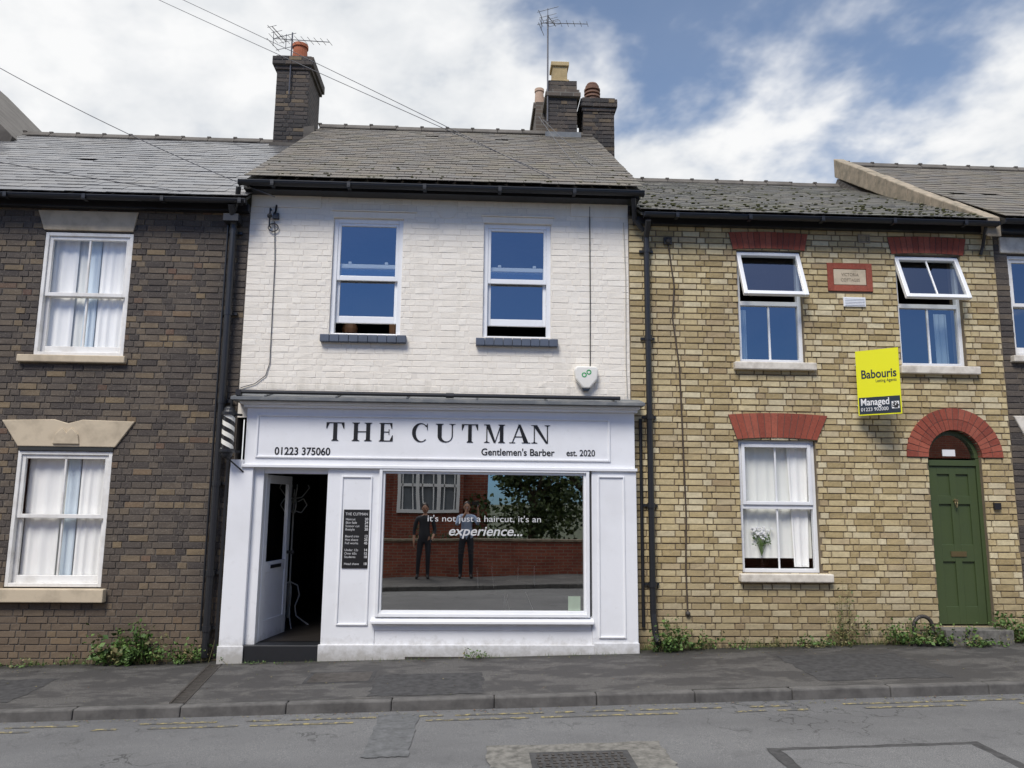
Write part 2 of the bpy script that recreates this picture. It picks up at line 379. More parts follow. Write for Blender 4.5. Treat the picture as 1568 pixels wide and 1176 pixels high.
def gutter(name,x0,x1,y,z,mat,parent,r=.045):
    m=MB(); n=8
    for i in range(n):
        a0=math.pi+math.pi*i/n; a1=math.pi+math.pi*(i+1)/n
        m.face([(x0,y+r*math.cos(a0),z+r*math.sin(a0)),(x1,y+r*math.cos(a0),z+r*math.sin(a0)),(x1,y+r*math.cos(a1),z+r*math.sin(a1)),(x0,y+r*math.cos(a1),z+r*math.sin(a1))])
    m.box(x0,x1,y-r-.006,y-r+.004,z-.004,z+.006); m.box(x0-.004,x0+.004,y-r,y+r,z-r,z+.004); m.box(x1-.004,x1+.004,y-r,y+r,z-r,z+.004)
    x=x0+.4
    while x<x1: m.box(x-.02,x+.02,y-r-.012,y+r,z-r-.008,z-r+.004); m.box(x-.02,x+.02,y-r-.012,y-r-.004,z-r,z+.008); x+=.9
    return m.obj(name,mat,parent,smooth=False,fix=False)
def frame(m,x0,x1,z0,z1,y0,y1,w,mi=0,wb=None,wt=None):
    wb=wb or w; wt=wt or w
    m.box(x0,x0+w,y0,y1,z0,z1,mi); m.box(x1-w,x1,y0,y1,z0,z1,mi)
    m.box(x0+w,x1-w,y0,y1,z0,z0+wb,mi); m.box(x0+w,x1-w,y0,y1,z1-wt,z1,mi)
def pane(name,x0,x1,z0,z1,y,mat,parent):
    m=MB(); m.face([(x0,y,z0),(x1,y,z0),(x1,y,z1),(x0,y,z1)]); return m.obj(name,mat,parent,fix=False)
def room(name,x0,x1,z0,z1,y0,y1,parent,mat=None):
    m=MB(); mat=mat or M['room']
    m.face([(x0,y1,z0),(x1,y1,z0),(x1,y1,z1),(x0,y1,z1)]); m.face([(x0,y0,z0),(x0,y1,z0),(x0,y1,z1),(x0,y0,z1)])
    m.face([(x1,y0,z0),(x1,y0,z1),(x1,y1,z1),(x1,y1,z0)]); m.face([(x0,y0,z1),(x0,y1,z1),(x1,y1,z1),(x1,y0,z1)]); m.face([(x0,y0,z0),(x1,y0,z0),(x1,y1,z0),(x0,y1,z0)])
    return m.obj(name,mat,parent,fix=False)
def curtain(name,x0,x1,z0,z1,y,mat,parent,waves=8,amp=.025,taper=0):
    m=MB(); n=int(waves*12); rows=6
    ph=random.random()*6
    for r in range(rows+1):
        t=r/rows
        for i in range(n+1):
            s=i/n; a=s*waves*2*math.pi+ph+math.sin(s*5)*1.3
            x=x0+(x1-x0)*s + taper*(1-t)*(s-.5)*(x1-x0)
            m.v.append((x,y+amp*(math.sin(a)+.25*math.sin(2.0*a+1))*(.6+.4*(1-t)),z0+(z1-z0)*t))
    for r in range(rows):
        for i in range(n):
            q=r*(n+1)+i; m.f.append((q,q+1,q+n+2,q+n+1)); m.m.append(0)
    return m.obj(name,mat,parent,smooth=True,fix=False)
def flatarch(name,xb0,xb1,xt0,xt1,z0,z1,y,parent,n=13,mat=None,proud=.026,rise=0.02):
    m=MB()
    for i in range(n):
        a,b=i/n,(i+1)/n; g=.0035
        f=lambda s:4*rise*s*(1-s)
        B0=xb0+(xb1-xb0)*a+g; B1=xb0+(xb1-xb0)*b-g; T0=xt0+(xt1-xt0)*a+g; T1=xt0+(xt1-xt0)*b-g
        p=proud+random.uniform(-.0015,.0015)
        m.prism([(B0,z0+f(a)),(B1,z0+f(b)),(T1,z1+f(b)),(T0,z1+f(a))],y-p,y+.02)
    m.obj(name,mat or M['brick_red'],parent)
    q=MB(); q.prism([(xb0,z0),((xb0+xb1)/2,z0+rise),(xb1,z0),(xt1,z1),((xt0+xt1)/2,z1+rise),(xt0,z1)],y-proud+.005,y+.018); q.obj(name+'_joints',M['mortar_dark'],parent)
def box(name,x0,x1,y0,y1,z0,z1,mat,parent=None,bevel=.004):
    m=MB(); m.box(x0,x1,y0,y1,z0,z1); return m.obj(name,mat,parent,bevel=bevel)
# ================================================================== GROUND
def sheet(name,x0,x1,y0,y1,dz,mat,xs=None,parent=None,cross=0.0,nx=1):
    m=MB(); X=xs or [x0+(x1-x0)*i/nx for i in range(nx+1)]
    for a,b in zip(X[:-1],X[1:]): m.face([(a,y0,gz(a)+dz),(b,y0,gz(b)+dz),(b,y1,gz(b)+dz+cross),(a,y1,gz(a)+dz+cross)])
    return m.obj(name,mat,parent,fix=False)
sheet('ground',0,0,-500,500,-.16,M['soil'],xs=[-500,-40,40,500])
sheet('road',0,0,-7.8,-1.84,-.09,M['road'],xs=[-40,40])
sheet('pavement',0,0,-1.78,.3,0,M['pave'],xs=[-40,40],cross=.035)
sheet('pavement',0,0,-9.95,-7.92,0,M['pave'],xs=[-40,40])
for nm,ya,yb in(('kerb',-1.90,-1.78),('kerb',-7.92,-7.80)):
    m=MB(); x=-14.3
    while x<14:
        e=x+.91+random.uniform(-.02,.02); j=random.uniform(-.003,.003); h=.003+random.uniform(-.003,.003)
        m.hexa([(x+.002,ya+j,gz(x)-.2),(e-.002,ya+j,gz(e)-.2),(e-.002,yb,gz(e)-.2),(x+.002,yb,gz(x)-.2),(x+.002,ya+j+.015,gz(x)+h),(e-.002,ya+j+.015,gz(e)+h),(e-.002,yb,gz(e)+h),(x+.002,yb,gz(x)+h)])
        x=e
    m.obj(nm,M['kerb'],bevel=.014)
for nm,ya in(('yellow_line',-2.10),('yellow_line',-2.24)):
    m=MB(); x=-14
    while x<14:
        e=x+random.uniform(.15,.9)
        m.face([(x,ya,gz(x)-.086),(e,ya,gz(e)-.086),(e,ya+.045,gz(e)-.086),(x,ya+.045,gz(x)-.086)]); x=e+random.choice([.02,.1,.25,.5])
    m.obj(nm,M['yline'],fix=False)
def ragged(name,x0,x1,y0,y1,dz,mat,parent=None,j=.02,pav=False):
    pts=[]; n=14
    for (ax,ay),(bx,by) in (((x0,y0),(x1,y0)),((x1,y0),(x1,y1)),((x1,y1),(x0,y1)),((x0,y1),(x0,y0))):
        for i in range(n): t=i/n; pts.append((ax+(bx-ax)*t+random.uniform(-j,j),ay+(by-ay)*t+random.uniform(-j,j)))
    m=MB(); m.face([(a,b,gz(a)+dz+(.035*(b+1.78)/2.08 if pav else 0)) for a,b in pts]); return m.obj(name,mat,parent,fix=False)
ragged('road_patch',-.80,-.46,-3.15,-2.0,-.084,M['patch'],j=.012)
ragged('road_patch',2.15,3.75,-4.3,-3.22,-.084,M['patchd'],j=.01)
ragged('road_patch',2.24,3.66,-4.25,-3.29,-.081,M['road'],j=.008)
mh=empty('manhole_cover',(0,0,0))
ragged('concrete_surround',.12,1.42,-3.95,-2.97,-.083,M['concrete'],mh,j=.018)
sheet('frame',.42,1.14,-3.82,-3.17,-.079,M['patchd'],parent=mh)
m=MB()
for i in range(12):
    for j in range(10):
        x=.46+i*.054; y=-3.79+j*.06
        if (i+j)%2==0: m.box(x,x+.04,y,y+.018,gz(x)-.079,gz(x)-.072)
        else: m.box(x+.011,x+.029,y-.012,y+.032,gz(x)-.079,gz(x)-.072)
m.obj('tread',M['iron'],mh)
mh=empty('inspection_cover')
ragged('plate',-1.62,-1.02,-1.15,-.75,.004,M['iron'],mh,.001,True); ragged('rim',-1.66,-.98,-1.19,-.71,.002,M['patchd'],mh,.004,True)
ragged('pavement_patch',-.95,.1,-1.72,-.9,.003,M['patchd'],None,.02,True); ragged('pavement_patch',3.3,4.6,-1.6,-.5,.003,M['patchd'],None,.025,True)
ragged('pavement_patch',-5.4,-4.2,-1.6,-.7,.003,M['patchd'],None,.03,True)
m=MB()
for i in range(26):
    y=-1.76+i*.06; x=-2.62-.18*(y+1.76)/1.5; cr=.035*(y+1.78)/2.08
    m.box(x-.05,x+.05,y,y+.035,gz(x)+cr-.01,gz(x)+cr+.005)
for s in(-.062,.062):
    m.hexa([(-2.62+s-.01,-1.77,-.2),(-2.62+s+.01,-1.77,-.2),(-2.80+s+.01,-.2,-.2),(-2.80+s-.01,-.2,-.2),(-2.62+s-.01,-1.77,gz(-2.62)+.008),(-2.62+s+.01,-1.77,gz(-2.62)+.008),(-2.80+s+.01,-.2,gz(-2.8)+.034),(-2.80+s-.01,-.2,gz(-2.8)+.034)])
m.obj('drain_channel',M['iron'])
m=MB()
for i in range(800):
    if random.random()<.5: x,y,z=random.uniform(-6,7),-1.92-abs(random.gauss(0,.07)),-.083
    elif random.random()<.6: x,y,z=random.uniform(-6,7),-.26-abs(random.gauss(0,.10)),.027
    else: x,y=random.uniform(-6,7),random.uniform(-1.75,-.3); z=.035*(y+1.78)/2.08+.004
    a=random.uniform(0,6.28); s=random.uniform(.004,.014); c,q=math.cos(a)*s,math.sin(a)*s; zz=gz(x)+z
    m.face([(x-c,y-q,zz),(x+q*.6,y-c*.6,zz+.004),(x+c,y+q,zz+.001),(x-q*.6,y+c*.6,zz+.003)],random.choice([0,0,1,2]))
m.obj('leaf_litter',[M['leafdry'],M['wood'],M['concrete']],fix=False)
# ================================================================== LEFT BRICK HOUSE
H=empty('brick_house')
hl=[(-5.20,-4.17,3.39,4.91),(-5.25,-4.19,.74,2.29)]
wall('wall_backing',-9.5,-2.80,-.4,5.3,0,hl,M['mortar_dark'],H)
bricks('brickwork',-6.3,-2.81,-.235,5.26,0,hl,M['brick_dark'],H,proud=.008,gap=.009)
box('wall_far',-9.49,-6.31,-.012,0,-.4,5.25,M['chim'],H,bevel=0)
def sash(pref,x0,x1,z0,z1,zm,parent,mat,bars=1,fw=.055,glass='glassclear',y=.07):
    m=MB(); frame(m,x0,x1,z0,z1,y-.02,y+.10,fw*.75)
    a,b=x0+fw*.75,x1-fw*.75
    frame(m,a,b,zm-.02,z1-fw*.75,y+.0,y+.04,fw*.8,wb=.045)
    frame(m,a,b,z0+fw*.75,zm+.022,y+.045,y+.085,fw*.8,wb=.08,wt=.045)
    for i in range(bars):
        cx=a+(b-a)*(i+1)/(bars+1)
        m.box(cx-.011,cx+.011,y+.005,y+.035,zm+.025,z1-fw*1.5); m.box(cx-.011,cx+.011,y+.05,y+.08,z0+fw*.75+.08,zm-.022)
    m.obj(pref+'_frame',mat,parent,bevel=.004)
    pane(pref+'_upper_glass',a+.02,b-.02,zm,z1-fw,y+.02,M[glass],parent); pane(pref+'_lower_glass',a+.02,b-.02,z0+fw,zm,y+.065,M[glass],parent)
sash('upper_window',-5.20,-4.17,3.40,4.90,4.14,H,M['oldwhite'],y=.02)
sash('lower_window',-5.25,-4.19,.76,2.28,1.54,H,M['oldwhite'],y=.02)
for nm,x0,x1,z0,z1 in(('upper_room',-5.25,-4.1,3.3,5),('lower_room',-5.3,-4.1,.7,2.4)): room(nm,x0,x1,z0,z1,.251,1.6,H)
for z0,z1,zz in((3.45,4.86,0),(.86,2.24,1)):
    curtain('curtain',-5.17,-4.86+.08*zz,z0,z1,.135,M['curtain'],H,3,.008); curtain('curtain_middle',-4.74,-4.60,z0,z1,.145,M['curtain2'],H,1.5,.008); curtain('curtain_right',-4.58,-4.20,z0,z1,.130,M['curtain'],H,4,.008)
    curtain('net_curtain',-5.2,-4.18,z0,z1,.165,M['curtainw'],H,9,.006)
m=MB(); m.prism([(-5.22,4.925),(-4.17,4.925),(-4.13,5.17),(-5.31,5.17)],-.025,.02); m.prism([(-5.25,2.33),(-4.16,2.33),(-3.96,2.63),(-4.55,2.645),(-4.71,2.60),(-4.87,2.645),(-5.46,2.63)],-.03,.02)
m.prism([(-4.86,2.36),(-4.56,2.36),(-4.58,2.47),(-4.66,2.55),(-4.71,2.49),(-4.76,2.55),(-4.84,2.47)],-.05,-.02)
m.obj('stone_lintels',M['stone'],H,bevel=.008)
m=MB(); m.box(-5.35,-4.12,-.07,.04,3.31,3.395); m.box(-5.45,-4.12,-.09,.04,.60,.745); m.obj('stone_sills',M['stone'],H,bevel=.01)
m=MB(); m.box(-5.24,-4.18,-.02,.02,2.285,2.335); m.obj('window_head',M['olive'],H)
roof('roof',-7.75,-2.78,-.30,5.30,3.6,7.86,M['slate_l'],H)
box('eaves_board',-7.7,-2.80,-.10,-.012,5.19,5.29,M['black'],H); gutter('gutter',-7.75,-2.79,-.25,5.27,M['black'],H)
m=MB(); m.tube([(-2.96,-.24,5.22),(-2.96,-.1,5.02),(-2.96,-.09,.02)],.04,12)
for z in(4.9,3.9,2.85,1.9,.9,.3): m.cyl((-2.96,-.09,z),(-2.96,-.09,z+.06),.05,.05,12); m.box(-3.05,-2.87,-.05,0.0,z+.015,z+.045)
m.tube([(-3.04,-.05,5.1),(-3.04,-.05,.3)],.014,6); m.tube([(-2.86,-.05,2.9),(-2.86,-.05,0)],.018,6)
m.obj('drainpipe',M['black'],H,smooth=False)
box('hopper',-3.06,-2.88,-.20,-.03,5.03,5.12,M['black'],H)
def stack(pref,x0,x1,y0,y1,z0,z1,parent,cap=.07,fm='brick_soot'):
    m=MB(); m.box(x0,x1,y0,y1,z0,z1-.22); m.box(x0-cap*.5,x1+cap*.5,y0-cap*.5,y1+cap*.5,z1-.22,z1-.15); m.box(x0-cap,x1+cap,y0-cap,y1+cap,z1-.15,z1); m.box(x0-cap*.3,x1+cap*.3,y0-cap*.3,y1+cap*.3,z1,z1+.04)
    m.obj(pref,M['chim_b'],parent,bevel=.006)
    bricks(pref+'_brick_face',x0,x1,z0,z1-.225,y0,[],M[fm],parent); bricks(pref+'_cap_face',x0-cap,x1+cap,z1-.15,z1,y0-cap,[],M[fm],parent)
def pot(m,x,y,z,h,r,mi=0,n=20):
    m.cyl((x,y,z),(x,y,z+h*.85),r*1.05,r*.85,n,mi); m.cyl((x,y,z+h*.85),(x,y,z+h),r,r*.98,n,mi); m.cyl((x,y,z+h*.08),(x,y,z+h*.16),r*1.12,r*1.12,n,mi)
stack('chimney_stack',-3.54,-2.98,3.35,4.2,6.9,9.30,H)
m=MB(); pot(m,-3.24,3.65,9.33,.40,.14); pot(m,-3.24,4.0,9.33,.3,.13); m.obj('chimney_pots',M['terra'],H)
m=MB(); m.box(-3.58,-2.95,3.28,3.345,7.55,7.72); m.hexa([(-2.975,3.1,7.5),(-2.80,3.1,7.7),(-2.80,4.2,7.7),(-2.975,4.2,7.5),(-2.975,3.1,7.92),(-2.80,3.1,7.95),(-2.80,4.2,7.95),(-2.975,4.2,7.92)]); m.obj('chimney_flashing',M['ridge'],H)
T=empty('gabled_house'); m=MB()
m.box(-16,-7.9,3.2,9,-.4,7.6); m.obj('walls',M['chim'],T)
m=MB(); 
for s in(1,-1):
    m.hexa([(-11.8,2.9,11.4),(-11.8+s*4.2,2.9,7.3),(-11.8+s*4.2,9.3,7.3),(-11.8,9.3,11.4),(-11.8,2.9,11.6),(-11.8+s*4.25,2.9,7.5),(-11.8+s*4.25,9.3,7.5),(-11.8,9.3,11.6)])
m.obj('roof',M['ridge'],T); m=MB(); m.prism([(-15.9,7.6),(-7.9,7.6),(-11.8,11.4)],3.2,3.4); m.obj('gable',M['chim_b'],T)
# ================================================================== BARBER SHOP
S=empty('barber_shop')
hw=[(-1.79,-.94,3.72,5.18),(.05,.88,3.72,5.16)]
wall('wall_backing',-2.80,1.84,2.7,5.48,0,hw,M['mortar_white'],S)
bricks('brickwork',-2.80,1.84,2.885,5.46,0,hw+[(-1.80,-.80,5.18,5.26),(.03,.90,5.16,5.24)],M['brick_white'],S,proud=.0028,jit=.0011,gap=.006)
m=MB(); m.box(-1.80,-.80,-.006,.03,5.182,5.258); m.box(.03,.90,-.006,.03,5.162,5.238)
m.box(-1.82,-.78,-.03,-.006,5.262,5.275); m.box(.01,.92,-.03,-.006,5.242,5.255)
m.obj('lintels',M['brick_white'],S,bevel=.004)
m=MB(); m.cyl((-.41,-.010,5.32),(-.41,0,5.32),.125,.125,32); m.obj('tie_plate',M['brick_white'],S,bevel=.005)
m=MB()
for x0,x1,zt in((-2.79,-1.95,5.30),(1.12,1.83,5.28)): m.box(x0,x1,-.016,-.004,zt-.012,5.44)
m.obj('wall_band',M['brick_white'],S,bevel=.004)
for nm,x0,x1,z0,z1,sx0,sx1,sz in(('left_window',-1.79,-.94,3.72,5.18,-1.88,-.86,3.70),('right_window',.05,.88,3.72,5.16,-.03,.96,3.69)):
    m=MB(); y=.035; frame(m,x0,x1,z0,z1,y,y+.10,.055,wb=.02)
    a,b=x0+.055,x1-.055
    frame(m,a,b,4.40,z1-.055,y+.01,y+.045,.035,wb=.06)
    frame(m,a,b,3.88,4.62,y+.055,y+.09,.04,wb=.085,wt=.05)
    for t in(.2,.8): m.box(a+(b-a)*t-.02,a+(b-a)*t+.02,y+.05,y+.085,4.62,4.65)
    m.obj(nm+'_frame',M['upvc'],S,bevel=.005)
    pane(nm+'_upper_glass',a+.03,b-.03,4.44,z1-.08,y+.028,M['glass'],S); pane(nm+'_lower_glass',a+.03,b-.03,3.95,4.58,y+.072,M['glass'],S)
    m=MB(); n=9
    for i in range(n):
        s0=sx0+(sx1-sx0)*i/n; s1=sx0+(sx1-sx0)*(i+1)/n; m.box(s0+.002,s1-.002,-.075,.03,sz-.085,sz+.005+random.uniform(-.002,.002))
    m.obj(nm+'_sill',M['bluegrey'],S,bevel=.006)
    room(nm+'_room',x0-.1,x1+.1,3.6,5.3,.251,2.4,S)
m=MB(); m.cyl((-1.05,.3,3.72),(-1.05,.3,3.92),.05,.06); m.sphere((-1.6,.35,3.86),.1); m.obj('plant_pots',M['wood'],S)
roof('roof',-2.80,1.95,-.34,5.54,3.6,8.17,M['slate_c'],S,course=.175,wid=.21)
for nm,x0,x1 in(('left_gable',-2.79,-2.70),('right_gable',1.84,1.93)): gable(nm,x0,x1,.27,5.55,3.6,7.98,2.9,M['chim'],S)
m=MB(); m.box(-2.84,1.95,-.20,-.012,5.435,5.53); m.obj('eaves_board',M['black'],S); gutter('gutter',-2.87,1.98,-.29,5.49,M['black'],S,.05)
m=MB(); m.tube([(-2.87,-.29,5.42),(-2.9,-.22,5.3),(-2.95,-.15,5.18)],.03,10); m.tube([(1.86,-.26,5.43),(1.90,-.12,5.2),(2.02,-.08,5.08)],.03,10); m.obj('gutter_outlets',M['black'],S)
W=M['white']
m=MB()
m.box(-2.64,1.85,-.17,.10,2.13,2.80)
m.box(-2.66,1.87,-.21,-.17,2.115,2.15)
m.box(-2.67,1.88,-.22,.0,2.80,2.835); m.box(-2.70,1.90,-.27,.0,2.835,2.865)
frame(m,-2.52,1.56,2.225,2.725,-.188,-.17,.022); 
m.box(-2.79,-2.53,-.18,.10,gz(-2.7)-.05,2.125); m.box(-2.79,-2.645,-.175,.08,2.125,2.20)
m.box(-2.80,-2.52,-.195,-.18,gz(-2.7)-.05,.16)
m.box(-2.53,-2.42,-.12,.06,.05,2.13)
m.box(-2.42,-1.67,-.11,.04,2.05,2.13)
m.box(-1.69,-1.10,-.16,.10,gz(-1.4)-.02,2.13)
m.box(-1.10,1.34,-.15,.08,gz(0)-.08,.40)
m.box(-1.10,1.34,-.12,.02,2.09,2.13)
m.box(-1.71,1.36,-.19,-.15,gz(0)-.08,.175)
m.box(1.34,1.86,-.18,.10,gz(1.6)-.1,2.13)
m.box(1.36,1.868,-.195,-.18,gz(1.6)-.1,.20)
m.obj('shopfront_joinery',W,S,bevel=.005)
m=MB()
frame(m,-1.53,-1.18,.38,2.03,-.177,-.16,.018); frame(m,1.41,1.72,.25,2.06,-.197,-.18,.018)
frame(m,-1.10,1.31,.475,2.125,-.20,-.12,.035); frame(m,-1.065,1.275,.51,2.09,-.17,-.09,.028)
m.hexa([(-1.14,-.235,.405),(1.35,-.235,.405),(1.35,-.12,.405),(-1.14,-.12,.405),(-1.14,-.235,.435),(1.35,-.235,.435),(1.35,-.12,.478),(-1.14,-.12,.478)])
m.box(-1.11,1.33,-.165,-.15,.33,.40)
m.obj('shopfront_mouldings',W,S,bevel=.004)
m=MB(); m.box(-.75,-.10,-.196,-.188,gz(-.4)+.012,gz(-.4)+.045)
for i in range(13): m.box(-.74+i*.05,-.725+i*.05,-.20,-.196,gz(-.4)+.012,gz(-.4)+.045)
m.obj('vent_grille',M['iron'],S)
pane('shop_window',-1.04,1.25,.53,2.07,-.125,M['glassshop'],S)
m=MB(); m.hexa([(-2.78,-.36,2.868),(1.94,-.36,2.868),(1.94,.0,2.868),(-2.78,.0,2.868),(-2.78,-.36,2.90),(1.94,-.36,2.90),(1.94,.0,2.985),(-2.78,.0,2.985)])
for i in range(6): x=-2.4+i*.8; m.cyl((x,-.36,2.908),(x,-.01,2.992),.012,.012,8)
m.obj('lead_capping',M['lead'],S)
m=MB(); m.cyl((-2.70,-.30,2.965),(1.66,-.30,2.955),.024,.024,10); m.cyl((-.36,-.30,2.957),(-.27,-.30,2.957),.032,.032,10); m.box(-2.74,-2.68,-.33,-.26,2.92,2.985); m.obj('service_pipe',M['black'],S)
m=MB(); m.box(-2.53,-1.69,-.17,.25,-.12,.165); m.obj('doorstep',M['black'],S,bevel=.008)
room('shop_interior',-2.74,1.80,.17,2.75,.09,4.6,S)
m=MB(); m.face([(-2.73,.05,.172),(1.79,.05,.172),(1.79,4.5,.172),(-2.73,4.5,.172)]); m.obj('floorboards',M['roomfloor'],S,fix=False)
m=MB(); m.box(-.6,1.2,3.9,4.3,.9,.96); m.box(-.5,-.1,4.4,4.45,1.1,2.0); m.box(.4,.8,4.4,4.45,1.1,2.0); m.obj('workbench',M['wood'],S)
D=empty('shop_door',(-2.415,.0,.17),rad(80)); D.parent=S
m=MB(); frame(m,0,.72,0,1.87,0,.045,.09,wb=.22,wt=.1); m.box(.09,.63,0.003,.042,.75,.87); m.box(.09,.63,.012,.034,.22,.75)
m.obj('leaf',W,D,bevel=.004); pane('door_glass',.08,.64,.86,1.78,.02,M['glassclear'],D)
m=MB(); m.box(.22,.50,-.008,.0,.79,.83); m.cyl((.67,-.06,.95),(.67,.0,.95),.02,.02); m.sphere((.67,-.07,.95),.028); m.obj('letterbox_and_knob',M['black'],D)
def ser(m,x,z,h,L,w):
    def R(a,b,c,d): P([(a,c),(b,c),(b,d),(a,d)])
    def P(pts): m.prism([(x+p[0]*w,z+p[1]*h) for p in pts],-.176+random.uniform(-.0008,.0008),-.169)
    s=.035
    def stem(cx,tt,bot=True,top=True,sw=.19,z0=0,z1=1):
        R(cx-tt/2,cx+tt/2,z0,z1)
        if bot: R(cx-sw,cx+sw,0,s); P([(cx-tt/2-.05,s),(cx+tt/2+.05,s),(cx+tt/2,.09),(cx-tt/2,.09)])
        if top: R(cx-sw,cx+sw,1-s,1); P([(cx-tt/2,.91),(cx+tt/2,.91),(cx+tt/2+.05,1-s),(cx-tt/2-.05,1-s)])
    if L=='T':
        stem(.5,.22,top=False); R(0,1,.95,1); P([(0,.96),(0,.66),(.035,.66),(.17,.96)]); P([(1,.96),(.83,.96),(.965,.66),(1,.66)])
    if L=='H': stem(.19,.2); stem(.81,.2); R(.2,.8,.48,.53)
    if L=='E':
        stem(.22,.23,sw=.22); R(.2,.9,.955,1); R(.2,.93,0,.045); R(.25,.68,.49,.53); P([(.9,1),(.72,.96),(.865,.68),(.9,.68)]); P([(.95,0),(.95,.33),(.91,.33),(.74,.04)]); R(.66,.70,.36,.66)
    if L=='C':
        n=26
        for i in range(n):
            a0=rad(48+264*i/n); a1=rad(48+264*(i+1)/n)
            o=lambda a:(.52+.52*math.cos(a),.5+.52*math.sin(a)); q=lambda a:(.58+.35*math.cos(a),.5+.47*math.sin(a))
            P([o(a0),o(a1),q(a1),q(a0)])
        R(.91,.95,.64,1.0); P([(.80,.86),(.93,.78),(.93,.94)])
    if L=='U':
        stem(.2,.2,bot=False,z0=.32); stem(.82,.055,bot=False,z0=.32,sw=.15)
        n=14
        for i in range(n):
            a0=rad(180+180*i/n);a1=rad(180+180*(i+1)/n)
            o=lambda a:(.473+.373*math.cos(a),.33+.35*math.sin(a)); q=lambda a:(.545+.248*math.cos(a),.33+.29*math.sin(a))
            P([o(a0),o(a1),q(a1),q(a0)])
    if L=='M':
        stem(.14,.05,top=False,sw=.13); stem(.85,.17,sw=.16); R(0,.2,1-s,1)
        P([(.08,1),(.28,1),(.57,.0),(.47,.0)]); P([(.79,1),(.84,1),(.55,0),(.51,.0)])
    if L=='A':
        P([(.46,1),(.51,.92),(.17,0),(.12,0)]); P([(.44,1.02),(.56,1.02),(.96,0),(.73,0)]); R(.24,.72,.32,.365); R(0,.3,0,s); R(.62,1.05,0,s)
    if L=='N':
        stem(.16,.055,top=False,sw=.16); stem(.86,.055,bot=False,sw=.15); R(0,.2,1-s,1); P([(.08,1),(.31,1),(.885,0),(.78,-.01)])
m=MB()
for L,a,b in(('T',500,527),('H',539,569),('E',580,602),('C',630,655),('U',666,697),('T',706,731),('M',740,772),('A',779,810),('N',813,842)):
    ser(m,-1.73+(a-500)*.00756,2.430,.212,L,(b-a)*.00756)
m.obj('fascia_lettering',M['letter'],S)
text('phone_number','01223 375060',-2.305,-.172,2.262,.63,M['letter'],S,size=.122,bold=.018)
text('strapline',"Gentlemen's Barber",.055,-.172,2.285,.85,M['letter'],S,size=.112,bold=.016)
text('established','est. 2020',1.045,-.172,2.288,.335,M['letter'],S,size=.104,bold=.014)
M['vinyl']=paint('white_vinyl',(.62,.62,.62),.5,.05)
text('window_text',"it's not just a haircut, it's an",-.55,-.130,1.525,1.30,M['vinyl'],S,size=.10,ext=.001)
text('window_text_large',"experience...",-.31,-.130,1.37,.84,M['vinyl'],S,size=.15,ext=.001,shear=.25,bold=.012)
B=empty('price_list_board'); m=MB(); m.box(-1.49,-1.20,-.172,-.161,1.0,1.65); m.obj('board',M['letter'],B,bevel=.002)
text('heading','THE CUTMAN',-1.47,-.174,1.585,.25,M['vinyl'],B,size=.045,ext=.001)
z=1.53
for ln,pr in(('Haircut','20'),('Skin fade','24'),('Scissor cut','26'),('Restyle','30'),('',''),('Beard trim','12'),('Hot shave','25'),('Full works','45'),('',''),('Under 12s','14'),('Over 65s','15'),('Students','18'),('',''),('Head shave','18')):
    if ln:
        text('item',ln,-1.465,-.174,z,None,M['vinyl'],B,size=.036,ext=.001); text('price',pr,-1.25,-.174,z,None,M['vinyl'],B,size=.04,ext=.001,bold=.02)
    z-=.038
box('window_sticker',1.07,1.21,-.130,-.127,.54,.70,paint('sticker',(.35,.42,.33),.6),S,bevel=0)
A=empty('burglar_alarm',(1.30,0,3.23)); m=MB(); m.prism([(-.145,.10),(-.12,.14),(.12,.14),(.145,.10),(.13,-.02),(.04,-.13),(-.04,-.13),(-.13,-.02)],-.085,-.004); m.obj('casing',M['alarm'],A,bevel=.018)
m=MB(); m.prism([(-.05,-.115),(.05,-.115),(.03,-.155),(-.03,-.155)],-.07,-.01); m.obj('strobe',M['signnavy'],A,bevel=.004)
m=MB()
for s in(-.028,.028):
    for i in range(16):
        a,b=2*math.pi*i/16,2*math.pi*(i+1)/16; m.prism([(s+.03*math.cos(a),.05+s*.6+.03*math.sin(a)),(s+.03*math.cos(b),.05+s*.6+.03*math.sin(b)),(s+.018*math.cos(b),.05+s*.6+.018*math.sin(b)),(s+.018*math.cos(a),.05+s*.6+.018*math.sin(a))],-.088,-.085)
m.obj('logo',M['logo'],A)
curve('alarm_cable',[(1.36,-.012,5.40),(1.36,-.012,4.2),(1.355,-.012,3.36)],.006,M['cable'],S)
curve('wall_cable_right',[(1.78,-.02,5.2),(1.80,-.015,4.5),(1.79,-.015,3.4),(1.80,-.02,3.02)],.005,M['cablewhite'],S)
curve('wall_cable_left',[(-2.50,-.02,5.1),(-2.47,-.015,4.6),(-2.46,-.015,3.35),(-2.50,-.015,3.2),(-2.62,-.015,3.10),(-2.78,-.02,3.05)],.005,M['cablegrey'],S)
K=empty('cable_bracket',(-2.52,0,5.15)); m=MB(); m.tube([(-.03,0,.1),(-.03,-.06,.1),(-.03,-.06,-.12),(-.03,0,-.12)],.01,8); m.tube([(.03,-.01,.16),(.03,-.05,.05),(.03,-.01,-.02)],.012,8); m.box(.0,.07,-.05,-.004,-.02,.05); m.sphere((-.03,-.07,.0),.03)
lp=[(.01+.06*math.cos(t*.5),-.03,-.13+.05*math.sin(t*.5)) for t in range(14)]; m.tube(lp,.006,6); m.obj('bracket',M['black'],K)
BP=empty('barber_pole',(-2.80,-.30,2.50))
N=NT('pole_stripes'); tc=N.new('ShaderNodeTexCoord'); sp=N.new('ShaderNodeSeparateXYZ'); N.link(tc.outputs['Object'],sp.inputs[0])
